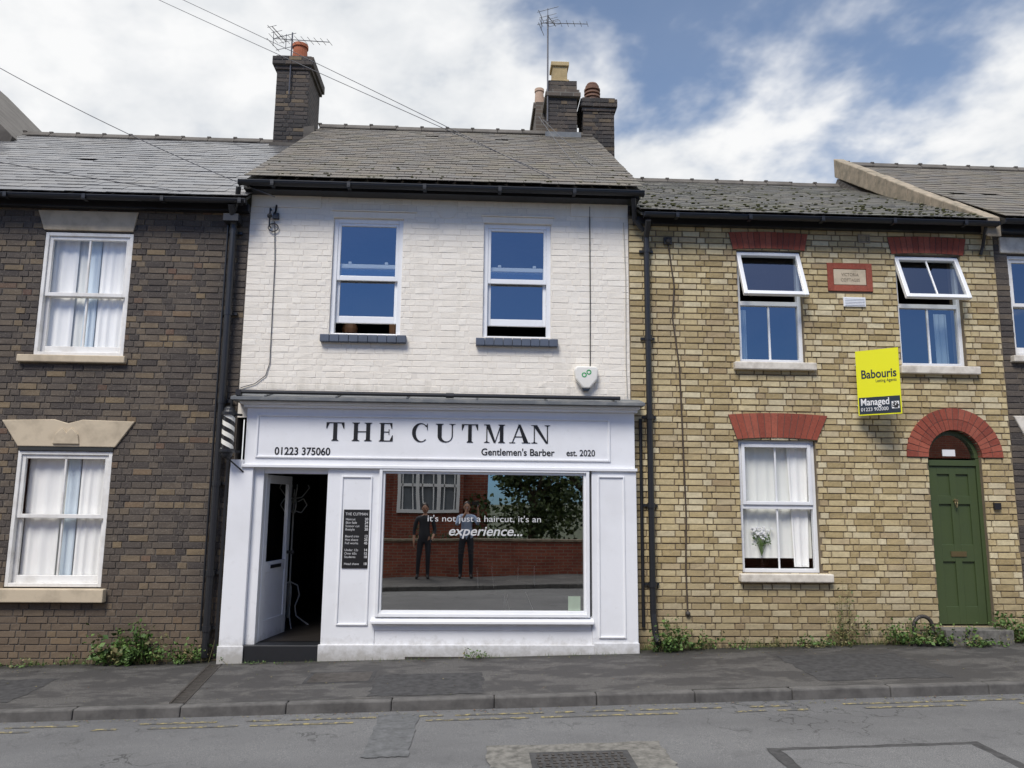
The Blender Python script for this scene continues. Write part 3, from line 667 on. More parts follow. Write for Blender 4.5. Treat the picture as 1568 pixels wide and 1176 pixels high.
an=N.math('ARCTAN2',sp.outputs[1],sp.outputs[0]); an=N.math('DIVIDE',an,2*math.pi/2); zz=N.math('MULTIPLY',sp.outputs[2],9.5); fr=N.math('FRACT',N.math('ADD',N.math('ADD',an,zz),10.0))
N.col(N.mix(N.math('GREATER_THAN',fr,.5),(.80,.78,.70),(.02,.02,.02))); N.rough(.2); M['stripes']=N.mat
m=MB(); m.cyl((0,0,-.19),(0,0,.19),.068,.068,32); m.obj('striped_cylinder',M['stripes'],BP)
m=MB()
for s in(1,-1):
    m.cyl((0,0,s*.19),(0,0,s*.225),.085,.085,24); m.cyl((0,0,s*.225),(0,0,s*.25),.075,.06,24); m.sphere((0,0,s*.25),.062,n=20,sz=.8); 
    m.tube([(0,0,s*.21),(.06,.10,s*.21),(.10,.14,s*.21)],.014,8)
m.tube([(.0,0,-.29),(.03,.02,-.31),(.16,.12,-.44)],.009,8)
m.obj('caps_and_bracket',M['black'],BP)
CS=empty('coat_stand',(-2.36,1.15,.17)); m=MB()
m.cyl((0,0,.1),(0,0,1.72),.012,.010,10)
for k in range(4):
    a=k*math.pi/2+.4; c,s=math.cos(a),math.sin(a)
    P=lambda r,z:(c*r,s*r,z)
    m.tube([P(.0,.55),P(.10,.50),P(.13,.38),P(.08,.24),P(.10,.12),P(.26,.0)],.009,8)
    m.tube([P(0,1.45),P(.10,1.42),P(.17,1.52),P(.12,1.60),P(.05,1.56)],.008,8); m.tube([P(0,1.6),P(.1,1.62),P(.19,1.74),P(.17,1.78)],.008,8)
m.obj('bentwood_frame',paint('painted_stand',(.45,.45,.43),.4,.1),CS)
BC=empty('barber_chair',(.42,1.25,.17),rad(25)); m=MB()
m.cyl((0,0,0),(0,0,.04),.30,.28,32,1); m.cyl((0,0,.04),(0,0,.42),.05,.045,16,1)
m.box(-.26,.26,-.26,.26,.42,.54,0); m.hexa([(-.25,.22,.54),(.25,.22,.54),(.25,.30,.54),(-.25,.30,.54),(-.23,.34,1.12),(.23,.34,1.12),(.23,.42,1.12),(-.23,.42,1.12)],0)
m.box(-.12,.12,.38,.44,1.14,1.30,0)
for s in(-1,1): m.tube([(s*.29,.24,.46),(s*.31,.24,.74),(s*.31,-.2,.76),(s*.29,-.24,.5)],.018,8,1); m.box(s*.31-.035,s*.31+.035,-.2,.2,.765,.80,0)
m.tube([(-.15,-.26,.44),(-.17,-.48,.18),(.17,-.48,.18),(.15,-.26,.44)],.016,8,1); m.box(-.17,.17,-.54,-.44,.17,.19,1)
m.obj('chair',[M['leather'],M['chrome']],BC,bevel=.012)
# ================================================================== RIGHT BRICK HOUSE
R=empty('brick_house')
arch=[(5.46,6.13,.36,2.34)]
k=12
for i in range(k):
    za,zb=2.34+.335*i/k,2.34+.335*(i+1)/k; hwid=math.sqrt(max(0,.335**2-((i+.5)*.335/k)**2)); arch.append((5.795-hwid,5.795+hwid,za,zb))
hr=[(3.20,4.01,3.47,4.89),(5.22,6.05,3.46,4.88),(3.14,4.08,.96,2.52)]+arch
wall('wall_backing',1.84,6.52,-.3,5.3,0,hr,M['mortar_buff'],R)
bricks('brickwork',1.85,6.51,-.06,5.26,0,hr+[(4.34,4.91,4.39,4.75)],M['brick_buff'],R,proud=.011,jit=.003,gap=.011)
flatarch('upper_arch_left',3.15,4.06,3.10,4.11,4.895,5.11,0,R,13); flatarch('upper_arch_right',5.17,6.10,5.13,6.15,4.885,5.10,0,R,13)
flatarch('lower_arch',3.12,4.10,3.02,4.24,2.525,2.82,0,R,14,rise=.025)
m=MB(); n=22
for ring,(ra,rb) in enumerate(((.335,.462),(.468,.60))):
    for i in range(n):
        a0=math.pi*i/n+.008; a1=math.pi*(i+1)/n-.008
        pr=.028+random.uniform(-.0015,.0015); pt=lambda a,r:(5.795+r*math.cos(a),2.34+r*math.sin(a))
        m.prism([pt(a0,ra),pt(a0,rb),pt(a1,rb),pt(a1,ra)],-pr,.02 if ring else .10)
m.obj('door_arch',M['brick_red'],R)
m=MB(); n=24
for i in range(n):
    a0=math.pi*i/n;a1=math.pi*(i+1)/n; pt=lambda a,r:(5.795+r*math.cos(a),2.34+r*math.sin(a)); m.prism([pt(a0,.337),pt(a0,.598),pt(a1,.598),pt(a1,.337)],-.0225,.015)
m.obj('door_arch_joints',M['mortar_dark'],R)
m=MB(); frame(m,4.34,4.91,4.39,4.75,-.018,.01,.075); m.obj('plaque_surround',M['brick_red'],R,bevel=.003)
m=MB(); m.box(4.42,4.83,-.016,.01,4.47,4.67); m.obj('date_plaque',M['stone'],R,bevel=.006)
for i,(s,w) in enumerate((("VICTORIA",.22),("COTTAGES",.24))): text('plaque_text',s,4.625-w/2,-.017,4.585-.07*i,w,M['coping'],R,size=.055,ext=.002)
m=MB(); m.box(4.52,4.80,-.03,-.008,4.19,4.31); 
for i in range(5): m.box(4.535,4.785,-.036,-.03,4.205+i*.02,4.213+i*.02)
m.obj('air_vent',M['upvc'],R,bevel=.003)
m=MB(); frame(m,4.76,4.91,5.02,5.13,-.02,.0,.018); 
for i in range(4): m.box(4.78,4.89,-.016,-.006,5.045+i*.02,5.052+i*.02)
m.obj('brown_vent',M['coping'],R)
def topopen(pref,x0,x1,z0,z1,zm,ang,bar=True):
    m=MB(); y=.05; frame(m,x0,x1,z0,z1,y,y+.07,.045); m.box(x0+.045,x1-.045,y,y+.07,zm-.035,zm+.02); cx=(x0+x1)/2
    m.box(cx-.012,cx+.012,y+.02,y+.05,z0+.045,zm-.035)
    m.obj(pref+'_frame',M['upvc'],R,bevel=.005); pane(pref+'_glass',x0+.04,x1-.04,z0+.04,zm-.02,y+.035,M['glass'],R)
    h=z1-zm-.01; P=empty(pref+'_open_light',(x0,y-.012,z1-.02)); P.parent=R; P.rotation_euler=(-ang,0,0)
    m=MB(); frame(m,.005,x1-x0-.005,-h,0,-.02,.03,.05); c2=(x1-x0)/2
    if bar: m.box(c2-.009,c2+.009,-.005,.02,-h+.05,-.05)
    m.obj('sash',M['upvc'],P,bevel=.005); pane('sash_glass',.05,x1-x0-.05,-h+.05,-.05,.005,M['glass'],P)
topopen('upper_left',3.20,4.01,3.47,4.89,4.23,rad(22),False); topopen('upper_right',5.22,6.05,3.46,4.88,4.24,rad(22))
m=MB(); m.box(3.11,4.12,-.08,.04,3.37,3.465); m.box(5.17,6.17,-.08,.04,3.355,3.455); m.box(3.09,4.19,-.09,.04,.86,.955); m.obj('painted_sills',M['stonew'],R,bevel=.012)
m=MB(); frame(m,3.14,4.08,.96,2.52,.05,.12,.045); m.box(3.185,4.035,.05,.12,1.70,1.75); frame(m,3.185,4.035,1.75,2.475,.03,.07,.04); m.box(3.60,3.62,.07,.09,.99,2.48); m.obj('lower_window_frame',M['upvc'],R,bevel=.005)
pane('lower_window_upper_glass',3.22,4.0,1.78,2.44,.055,M['glassclear'],R); pane('lower_window_lower_glass',3.18,4.04,1.0,1.71,.085,M['glassclear'],R)
for nm,x0,x1,z0,z1 in(('room_ul',3.1,4.1,3.4,5),('room_ur',5.1,6.15,3.4,5),('room_l',3.0,4.2,.9,2.6)): room(nm,x0,x1,z0,z1,.251,2,R)
curtain('net_curtain',3.17,4.05,1.12,2.48,.17,M['curtainw'],R,7,.006); box('inner_sill',3.16,4.06,.13,.45,.96,.985,M['wood'],R); curtain('tied_curtain',3.78,4.03,1.02,2.46,.145,M['curtain'],R,2.5,.008,-.3)
curtain('curtain_ul',3.22,3.40,3.5,4.2,.3,M['curtain2'],R,3,.01); curtain('curtain_ur',5.85,6.02,3.5,4.2,.3,M['curtain2'],R,3,.01)
V=empty('flower_vase',(3.42,.125,.986)); m=MB(); m.cyl((0,0,0),(0,0,.03),.030,.02); m.cyl((0,0,.03),(0,0,.14),.012,.012); m.cyl((0,0,.14),(0,0,.27),.022,.032,16); m.obj('vase',M['glassclear'],V)
m=MB()
for i in range(26):
    a=random.uniform(0,6.28); r=random.uniform(0,.13); tip=(r*math.cos(a),r*math.sin(a)*.15,random.uniform(.36,.5)); m.cyl((0,0,.16),tip,.002,.002,4,1)
    for q in range(5): m.sphere((tip[0]+random.uniform(-.014,.014),tip[1]+random.uniform(-.01,.01),tip[2]+random.uniform(-.012,.012)),.011,0,6)
for i in range(60):
    c=Vector((random.uniform(-.11,.11),random.uniform(-.02,.02),random.uniform(.28,.42))); d=Vector((random.uniform(-1,1),random.uniform(-.3,.3),random.uniform(-.2,1)))*.02; e=Vector((d.z,0,-d.x))*.5; m.face([c-e,c+d,c+e,c-d],1)
m.obj('flowers',[M['signwhite'],M['leaf']],V)
G=empty('front_door'); G.parent=R; m=MB()
m.box(5.455,5.50,.05,.13,.36,2.33); m.box(6.09,6.135,.05,.13,.36,2.33); m.box(5.50,6.09,.045,.13,2.24,2.31)
m.box(5.50,6.09,.085,.12,.37,2.24)
for (a,b) in((5.505,5.60),(5.755,5.835),(5.99,6.085)): m.box(a,b,.065,.084,.375,2.235)
for (c,d) in((.375,.58),(1.10,1.30),(1.78,1.88),(2.14,2.235)):
    for (a,b) in((5.60,5.755),(5.835,5.99)): m.box(a,b,.065,.084,c,d)
for i in range(18):
    a0=math.pi*i/18;a1=math.pi*(i+1)/18; pt=lambda a,r:(5.795+r*math.cos(a),2.335+r*math.sin(a)); m.prism([pt(a0,.285),pt(a0,.334),pt(a1,.334),pt(a1,.285)],.05,.12)
m.obj('door_leaf_and_frame',M['green'],G,bevel=.004)
m=MB(); pts=[(5.795+.29*math.cos(math.pi*i/18),2.335+.29*math.sin(math.pi*i/18)) for i in range(19)]; m.face([(a,.09,b) for a,b in reversed(pts)]); m.obj('fanlight',M['glass'],G,fix=False)
box('fanlight_notice',5.70,5.86,.080,.084,2.36,2.44,M['signwhite'],G,bevel=0)
m=MB(); m.box(5.70,5.89,.055,.066,1.16,1.22); m.cyl((5.80,.03,1.82),(5.80,.065,1.82),.022,.022); m.tube([(5.795,.055,1.84),(5.78,.03,1.79),(5.795,.025,1.74),(5.81,.03,1.79),(5.795,.055,1.84)],.007,6); m.obj('letterbox_and_knocker',M['brass'],G)
room('hall',5.4,6.2,.3,2.75,.26,1.5,R)
m=MB(); m.box(5.40,6.20,-.22,.12,gz(5.8)-.1,.355); m.obj('doorstep',M['concrete'],R,bevel=.01)
m=MB(); m.box(6.22,6.30,-.045,-.012,1.72,1.80); m.obj('doorbell_box',M['black'],R)
m=MB(); m.tube([(2.04,-.25,5.16),(2.05,-.08,5.0),(2.055,-.075,.5),(2.07,-.11,.28),(2.08,-.2,.2)],.036,12)
for z in(4.8,3.7,2.74,1.7,.8): m.cyl((2.055,-.075,z),(2.055,-.075,z+.06),.046,.046,12); m.box(1.97,2.14,-.04,-.01,z+.015,z+.045)
m.tube([(1.95,-.035,2.75),(1.95,-.035,.35)],.02,8)
m.obj('drainpipe',M['black'],R)
curve('wall_cable',[(2.33,-.02,5.0),(2.40,-.02,4.4),(2.37,-.02,4.0),(2.44,-.02,3.4),(2.46,-.02,2.6),(2.48,-.02,1.6),(2.46,-.02,1.0),(2.47,-.02,.5)],.010,paint('brown_cable',(.07,.05,.035),.7),R)
m=MB(); m.box(2.28,2.38,-.04,-.01,4.93,5.02); m.sphere((2.33,-.04,4.97),.035); m.sphere((2.47,-.03,.5),.03); m.obj('cable_fitting',M['iron'],R)
roof('roof',1.94,6.33,-.30,5.27,3.6,7.35,M['slate_r'],R,course=.18,wid=.22)
m=MB(); m.box(1.90,6.45,-.10,-.014,5.17,5.26); m.obj('eaves_board',M['black'],R); gutter('gutter',1.99,6.42,-.25,5.24,M['black'],R)
m=MB(); m.tube([(6.30,-.2,5.20),(6.34,-.06,5.0),(6.32,-.03,4.9)],.02,8); m.obj('gutter_overflow',M['black'],R)
m=MB(); n=14
for i in range(n):
    t0,t1=i/n,(i+1)/n; f=lambda t,z0,z1:z0+(z1-z0)*t; y0,y1=-.2+3.85*t0,-.2+3.85*t1-.006; dz=random.uniform(-.008,.008)
    m.hexa([(6.31,y0,f(t0,5.08,7.55)),(6.50,y0,f(t0,5.08,7.55)),(6.50,y1,f(t1,5.08,7.55)),(6.31,y1,f(t1,5.08,7.55)),(6.31,y0,f(t0,5.33,7.90)+dz),(6.50,y0,f(t0,5.33,7.90)+dz),(6.50,y1,f(t1,5.33,7.90)+dz),(6.31,y1,f(t1,5.33,7.90)+dz)])
m.obj('party_wall_coping',M['coping'],R,bevel=.014)
gable('party_gable',6.34,6.49,.27,5.1,3.6,7.5,2,M['chim'],R)
m=MB()
for i in range(420):
    t=random.random()**2.2; x=random.uniform(1.98,6.3); yy=-.28+3.8*t; zz=5.295+2.06*t*(3.8/3.9)+.012; m.sphere((x,yy,zz),random.uniform(.008,.022),0,6,1.6,1,.5)
for i in range(120):
    t=random.random()**2; x=random.uniform(-2.7,1.9); yy=-.3+3.8*t; zz=5.57+2.61*t*(3.8/3.94)+.012; m.sphere((x,yy,zz),random.uniform(.006,.018),0,6,1.4,1,.5)
m.obj('roof_moss',paint('moss',(.085,.088,.035),.95,.3),R,smooth=True)
m=MB(); m.box(1.16,1.66,3.42,3.98,7.2,9.10); m.box(1.10,1.72,3.36,4.04,8.78,8.86); m.box(1.12,1.70,3.38,4.02,8.86,8.92)
m.box(.98,1.60,3.98,5.0,7.2,9.0); m.box(.94,1.64,4.04,5.06,8.9,9.02); m.obj('chimney_stack',M['chim'],S,bevel=.006)
bricks('chimney_brick_face',1.16,1.66,7.6,8.775,3.42,[],M['brick_soot'],S); bricks('chimney_neck_face',1.16,1.66,8.93,9.10,3.42,[],M['brick_dark'],S)
m=MB(); m.box(1.24,1.50,3.5,3.78,9.10,9.46); m.box(1.21,1.53,3.47,3.81,9.42,9.50); m.box(1.21,1.53,3.47,3.81,9.10,9.16); m.obj('square_chimney_pot',M['potbuff'],S,bevel=.01)
m=MB()
for y,x in((4.2,1.06),(4.5,1.10),(4.8,1.12)): pot(m,x,y,9.0,.36,.09)
m.obj('chimney_pots',M['potpale'],S)
stack('party_chimney',1.78,2.33,3.5,4.1,6.8,8.80,S,.05)
m=MB(); pot(m,1.98,3.75,8.83,.36,.125); 
for i in range(3): m.cyl((1.98,3.75,8.96+i*.07),(1.98,3.75,8.99+i*.07),.145,.145,20)
m.sphere((1.98,3.75,9.21),.11,sz=.5); m.obj('cowled_pot',M['potbrown'],S)
m=MB(); m.box(1.10,1.72,3.34,3.41,7.93,8.10); m.box(1.74,2.40,3.42,3.49,7.2,7.45); m.box(-2.80,-2.72,-.2,.0,5.45,5.56); m.obj('flashing',M['lead'],S)
def yagi(m,c,d,L,n,el=.22,vert=False):
    c=Vector(c); d=Vector(d).normalized(); up=Vector((0,0,1)); s=d.cross(up).normalized() if not vert else up
    m.cyl(c-d*L/2,c+d*L/2,.007,.007,6)
    for i in range(n):
        q=c-d*L/2+d*L*i/(n-1); e=el*(1-.35*i/(n-1)); m.cyl(q-s*e,q+s*e,.004,.004,5)
    q=c-d*L/2; m.cyl(q-s*.2+up*.12,q+s*.2+up*.12,.005,.005,5); m.cyl(q-s*.2-up*.12,q+s*.2-up*.12,.005,.005,5); m.cyl(q-up*.14,q+up*.14,.006,.006,5)
TA=empty('tv_aerial'); m=MB(); m.cyl((1.14,3.38,8.3),(1.14,3.38,10.32),.014,.014,8); yagi(m,(1.42,3.3,10.12),(1,-.35,-.22),.85,8,.12); yagi(m,(1.2,3.35,10.2),(.5,1,.1),.35,4,.16); m.obj('mast_and_elements',M['alu'],TA)
TA=empty('tv_aerial'); m=MB(); m.cyl((-3.3,3.30,8.6),(-3.3,3.30,9.75),.013,.013,8); yagi(m,(-3.12,3.2,9.55),(1,-.3,-.22),1.1,10,.15); yagi(m,(-3.5,3.2,9.65),(-.4,-1,.1),.4,4,.14); m.obj('mast_and_elements',M['alu'],TA)
OC=empty('overhead_cables')
for i,(a,b,s) in enumerate((((-5.9,3.6,10.55),(1.38,-.25,5.46),.02),((-5.55,3.6,10.6),(1.2,-.25,5.48),-.03),((-6.6,0,7.35),(-2.45,-.25,5.32),.10),((.98,3.3,8.35),(1.42,-.28,5.5),.05),((1.05,3.3,8.3),(1.75,-.28,5.5),.04),((-2.9,-.2,5.3),(-7.5,-.2,6.0),.05))):
    curve('cable',sag(a,b,s),.0048,M['cablegrey'],OC)
E=empty('estate_agent_sign',(4.58,-.12,0),math.atan2(-.30,.36)); m=MB()
m.box(0,.475,-.008,.008,2.815,3.60,0); m.box(.012,.463,-.0105,-.008,2.83,3.03,1); m.box(.37,.45,-.0125,-.0105,2.88,2.965,2)
m.obj('board',[M['yellow'],M['signnavy'],M['signwhite']],E)
m=MB()
for i in range(7):
    for j in range(7):
        if random.random()>.45: m.box(.375+i*.0103,.375+(i+1)*.0103,-.0135,-.0125,2.886+j*.0105,2.886+(j+1)*.0105)
m.obj('qr_code',M['letter'],E)
text('name','Babouris',.05,-.009,3.26,.385,M['signnavy'],E,size=.145,bold=.018)
text('subtitle','Letting Agents',.21,-.009,3.205,.225,M['signnavy'],E,size=.052)
text('status','Managed',.03,-.0115,2.935,.31,M['signwhite'],E,size=.115,bold=.016)
text('phone','01223 902000',.03,-.0115,2.865,.30,M['signwhite'],E,size=.06)
m=MB(); m.box(.02,.05,.008,.05,3.0,3.5); m.cyl((.03,.03,3.45),(-.05,.14,3.45),.012,.012); m.cyl((.03,.03,2.95),(-.05,.14,2.95),.012,.012); m.cyl((.40,.01,3.3),(.12,.42,3.3),.012,.012)
m.obj('fixing_bracket',M['signwhite'],E)
BS=empty('boot_scraper',(5.18,-.14,gz(5.18)+.03)); m=MB()
pts=[(.11*math.cos(math.pi*(i/12)*1.0),0,.20+.12*math.sin(math.pi*i/12)) for i in range(13)]; m.tube([(.11,0,0)]+pts+[(-.11,0,0)],.022,10); m.cyl((-.11,0,.13),(.11,0,.13),.012,.012); m.box(-.16,.16,-.05,.05,-.02,.02)
m.obj('hoop',M['iron'],BS)
# ================================================================== next house to the right
Q=empty('brick_house'); hq=[(6.70,7.6,3.61,4.93),(6.72,7.7,.9,2.6)]
wall('wall_backing',6.52,12,-.2,5.3,.02,hq,M['mortar_dark'],Q); bricks('brickwork',6.53,8.6,-.2,5.28,.02,hq,M['brick_dark'],Q)
sash('upper_window',6.70,7.6,3.62,4.92,4.28,Q,M['oldwhite'],glass='glass'); sash('lower_window',6.72,7.7,.92,2.6,1.7,Q,M['oldwhite'],glass='glass')
room('upper_room',6.6,7.8,3.5,5,.28,1.6,Q); room('lower_room',6.6,7.8,.8,2.7,.28,1.6,Q)
m=MB(); m.box(6.60,7.7,-.01,.06,4.94,5.15); m.prism([(6.70,2.62),(7.72,2.62),(7.85,2.86),(6.58,2.86)],-.01,.06); m.box(6.62,7.7,-.06,.06,3.53,3.61); m.box(6.62,7.8,-.06,.06,.8,.9); m.obj('lintels_and_sills',M['stonew'],Q,bevel=.01)
roof('roof',6.52,12,-.28,5.32,3.6,7.76,M['slate_c'],Q); box('eaves_board',6.52,12,-.12,.0,5.18,5.29,M['black'],Q); gutter('gutter',6.50,12,-.25,5.28,M['black'],Q)
# ================================================================== vegetation
def leaves(m,c,rx,ry,rz,n,s,mi=0,flat=False):
    for i in range(n):
        while True:
            q=Vector((random.uniform(-1,1),random.uniform(-1,1),random.uniform(-1,1)))
            if q.length<1: break
        p=Vector((c[0]+q.x*rx,c[1]+q.y*ry,c[2]+q.z*rz)); d=Vector((random.gauss(0,1),random.gauss(0,1),random.gauss(.4,.7))).normalized(); e=d.orthogonal().normalized(); e=Matrix.Rotation(random.uniform(0,6.28),3,d)@e
        L=s*random.uniform(.4,1.4); w=L*.36; fold=d.cross(e)*w*.3
        m.face([p-d*L*.5,p+e*w+fold,p+d*L*.5,p-e*w+fold],mi)
Wd=MB()
def weed(x,y,w,h,n,s=.05,mi=0):
    z=gz(x)+.03
    for i in range(max(4,n//10)): 
        a=x+random.gauss(0,w*.55); hh=h*random.uniform(.3,1.3); b=(a+random.uniform(-.1,.1),y+random.uniform(-.10,.03),z+hh); Wd.cyl((a,y,z-.02),b,.003,.0015,4,1)
        leaves(Wd,(b[0],b[1],b[2]-hh*.35),.035+w*.08,.05,hh*.5,9,s,mi if random.random()<.85 else 1)
    for j in range(max(2,n//70)):
        leaves(Wd,(x+random.uniform(-w,w)*.9,y+random.uniform(-.05,.03),z+h*random.uniform(.1,.35)),w*random.uniform(.2,.4),.07,h*random.uniform(.2,.4),n//6,s,mi)
def tuft(x,y,n,h):
    z=gz(x)+.02
    for i in range(n):
        a=x+random.gauss(0,.06); b=y+random.gauss(0,.015); d=Vector((random.gauss(0,.45),random.gauss(-.15,.3),1)).normalized()*h*random.uniform(.4,1.3)
        Wd.face([(a-.003,b,z-.01),(a+.003,b,z-.01),(a+d.x+.001,b+d.y,z+d.z),],0 if random.random()<.6 else 1)
weed(-3.85,-.10,.28,.32,380,.06); weed(-3.60,-.12,.2,.38,200,.055); weed(-3.25,-.12,.26,.26,260,.045); weed(-4.4,-.06,.4,.10,90,.03); weed(-5.2,-.06,.4,.09,80,.03)
weed(2.22,-.13,.2,.30,300,.045); weed(2.5,-.09,.22,.20,150,.04); weed(2.9,-.05,.3,.08,60,.03); weed(3.6,-.05,.5,.09,110,.03,1)
weed(3.95,-.07,.22,.15,110,.035); weed(4.25,-.06,.11,.60,140,.035,1); weed(4.35,-.06,.10,.3,70,.03); weed(4.9,-.08,.35,.22,250,.04); weed(5.3,-.16,.35,.22,280,.045); weed(5.75,-.28,.25,.12,150,.04); weed(6.2,-.10,.3,.30,300,.045); weed(6.6,-.1,.25,.22,220,.045); weed(-.02,-.24,.10,.12,50,.03); weed(.1,-.24,.1,.06,24,.025); weed(-2.3,-.24,.25,.05,40,.02)
for i in range(150):
    x=random.choice([random.uniform(-6,-2.85),random.uniform(1.9,7),random.uniform(1.9,7)]); tuft(x,-.02,random.randint(5,16),random.uniform(.04,.14))
for i in range(60): tuft(random.uniform(-2.7,1.9),-.215,random.randint(2,8),random.uniform(.02,.06))
Wd.obj('weeds',[M['leaf'],M['leafdry']],fix=False)
def tree(name,x,y,h,r):
    P=empty(name,(x,y,gz(x)-.1)); m=MB(); m.cyl((0,0,0),(0.1,0,h*.45),.16,.10,10)
    ends=[]
    for i in range(9):
        a=i*2.4; b=Vector((.1,0,h*random.uniform(.3,.5))); e=Vector((math.cos(a)*r*.7,math.sin(a)*r*.6,h*random.uniform(.45,.9))); mid=(b+e)/2+Vector((0,0,-.1)); m.cyl(b,mid,.06,.04,6); m.cyl(mid,e,.04,.012,6); ends+=[mid,e]
    m.obj('trunk',M['bark'],P); f=MB()
    for i in range(48):
        c=random.choice(ends)+Vector((random.gauss(0,r*.35),random.gauss(0,r*.3),random.gauss(0,h*.12))); leaves(f,c,random.uniform(.3,.6),random.uniform(.25,.5),random.uniform(.25,.5),90,.14)
    f.obj('foliage',M['leaftree'],P,fix=False)
# ================================================================== opposite side of the street (seen reflected)
O=empty('red_brick_house'); 
m=MB(); m.box(-9,.35,-17,-13.3,-.3,4.9); m.box(-2.3,-.35,-13.3,-12.9,-.3,2.95) ; m.obj('walls',M['redtex'],O)
m=MB()
m.hexa([(-9.2,-12.9,4.85),(.55,-12.9,4.85),(.55,-15.1,6.3),(-9.2,-15.1,6.3),(-9.2,-12.9,4.95),(.55,-12.9,4.95),(.55,-15.1,6.4),(-9.2,-15.1,6.4)]); m.hexa([(-9.2,-15.1,6.3),(.55,-15.1,6.3),(.55,-17.3,4.85),(-9.2,-17.3,4.85),(-9.2,-15.1,6.4),(.55,-15.1,6.4),(.55,-17.3,4.95),(-9.2,-17.3,4.95)]); m.box(-2.4,-.25,-13.3,-12.8,2.95,3.05); m.obj('roof',M['slate_l'],O)
m=MB()
def ow(x0,x1,z0,z1,n,y=-12.88):
    frame(m,x0,x1,z0,z1,y,y+.06,.09)
    for i in range(1,n): c=x0+(x1-x0)*i/n; m.box(c-.05,c+.05,y,y+.06,z0+.09,z1-.09)
    m.box(x0+.09,x1-.09,y,y+.05,(z0+z1)/2+.13,(z0+z1)/2+.21)
    for i in range(n*2): c=x0+(x1-x0)*(i+.5)/(n*2); m.box(c-.016,c+.016,y,y+.05,z0+.09,z1-.09)
ow(-2.18,-.45,1.45,2.65,3); ow(-5.2,-3.6,1.45,2.65,3,-13.28); ow(-1.9,-.7,3.3,4.5,2,-13.28); ow(-5,-3.8,3.3,4.5,2,-13.28); m.box(-3.1,-3.0,-13.28,-13.2,.1,2.3)
m.obj('window_frames',M['upvc'],O)
m=MB(); 
for (a,b,c,d,y) in((-2.12,-.5,1.5,2.6,-12.89),(-5.15,-3.65,1.5,2.6,-13.29),(-1.85,-.75,3.35,4.45,-13.29),(-4.95,-3.85,3.35,4.45,-13.29)): m.face([(b,y,c),(a,y,c),(a,y,d),(b,y,d)])
m.obj('window_panes',clothmat('dim_net_curtain',(.16,.18,.20)),O,fix=False)
GW=empty('garden_wall'); m=MB(); m.box(-12,12,-11.0,-10.78,-.3,.78); m.obj('brick_courses',M['redtex'],GW); m=MB(); m.box(-12,12,-11.04,-10.74,.781,.84); m.obj('coping',M['coping'],GW,bevel=.01)
for i,(x,y,h,r) in enumerate(((1.6,-13.2,4.4,1.3),(3.2,-13.6,4.7,1.5),(5.2,-13.4,4.4,1.5),(8.0,-14,4.2,1.6))): tree('tree',x,y,h,r)
hd=MB(); 
for i in range(34): leaves(hd,(.5+i*.32,-12.2+random.uniform(-.3,.3),1.3+random.uniform(-.5,1.1)),.55,.4,.75,130,.14)
for i in range(10): leaves(hd,(-1.5+i*.3,-11.5,.85+random.uniform(-.1,.15)),.3,.25,.25,60,.08)
hd.obj('hedge',M['leaftree'],fix=False)
OH=empty('terraced_houses'); m=MB(); m.box(10.5,24,-18,-14,-.3,4.6); m.box(-26,-9.6,-18,-14,-.3,4.6); m.obj('walls',M['redtex'],OH)
m=MB()
for a,b in((10.3,24.2),(-26.2,-9.4)): m.hexa([(a,-18.2,4.65),(b,-18.2,4.65),(b,-13.8,4.65),(a,-13.8,4.65),(a,-16.1,6.1),(b,-16.1,6.1),(b,-15.9,6.1),(a,-15.9,6.1)])
m.obj('roofs',M['slate_c'],OH)
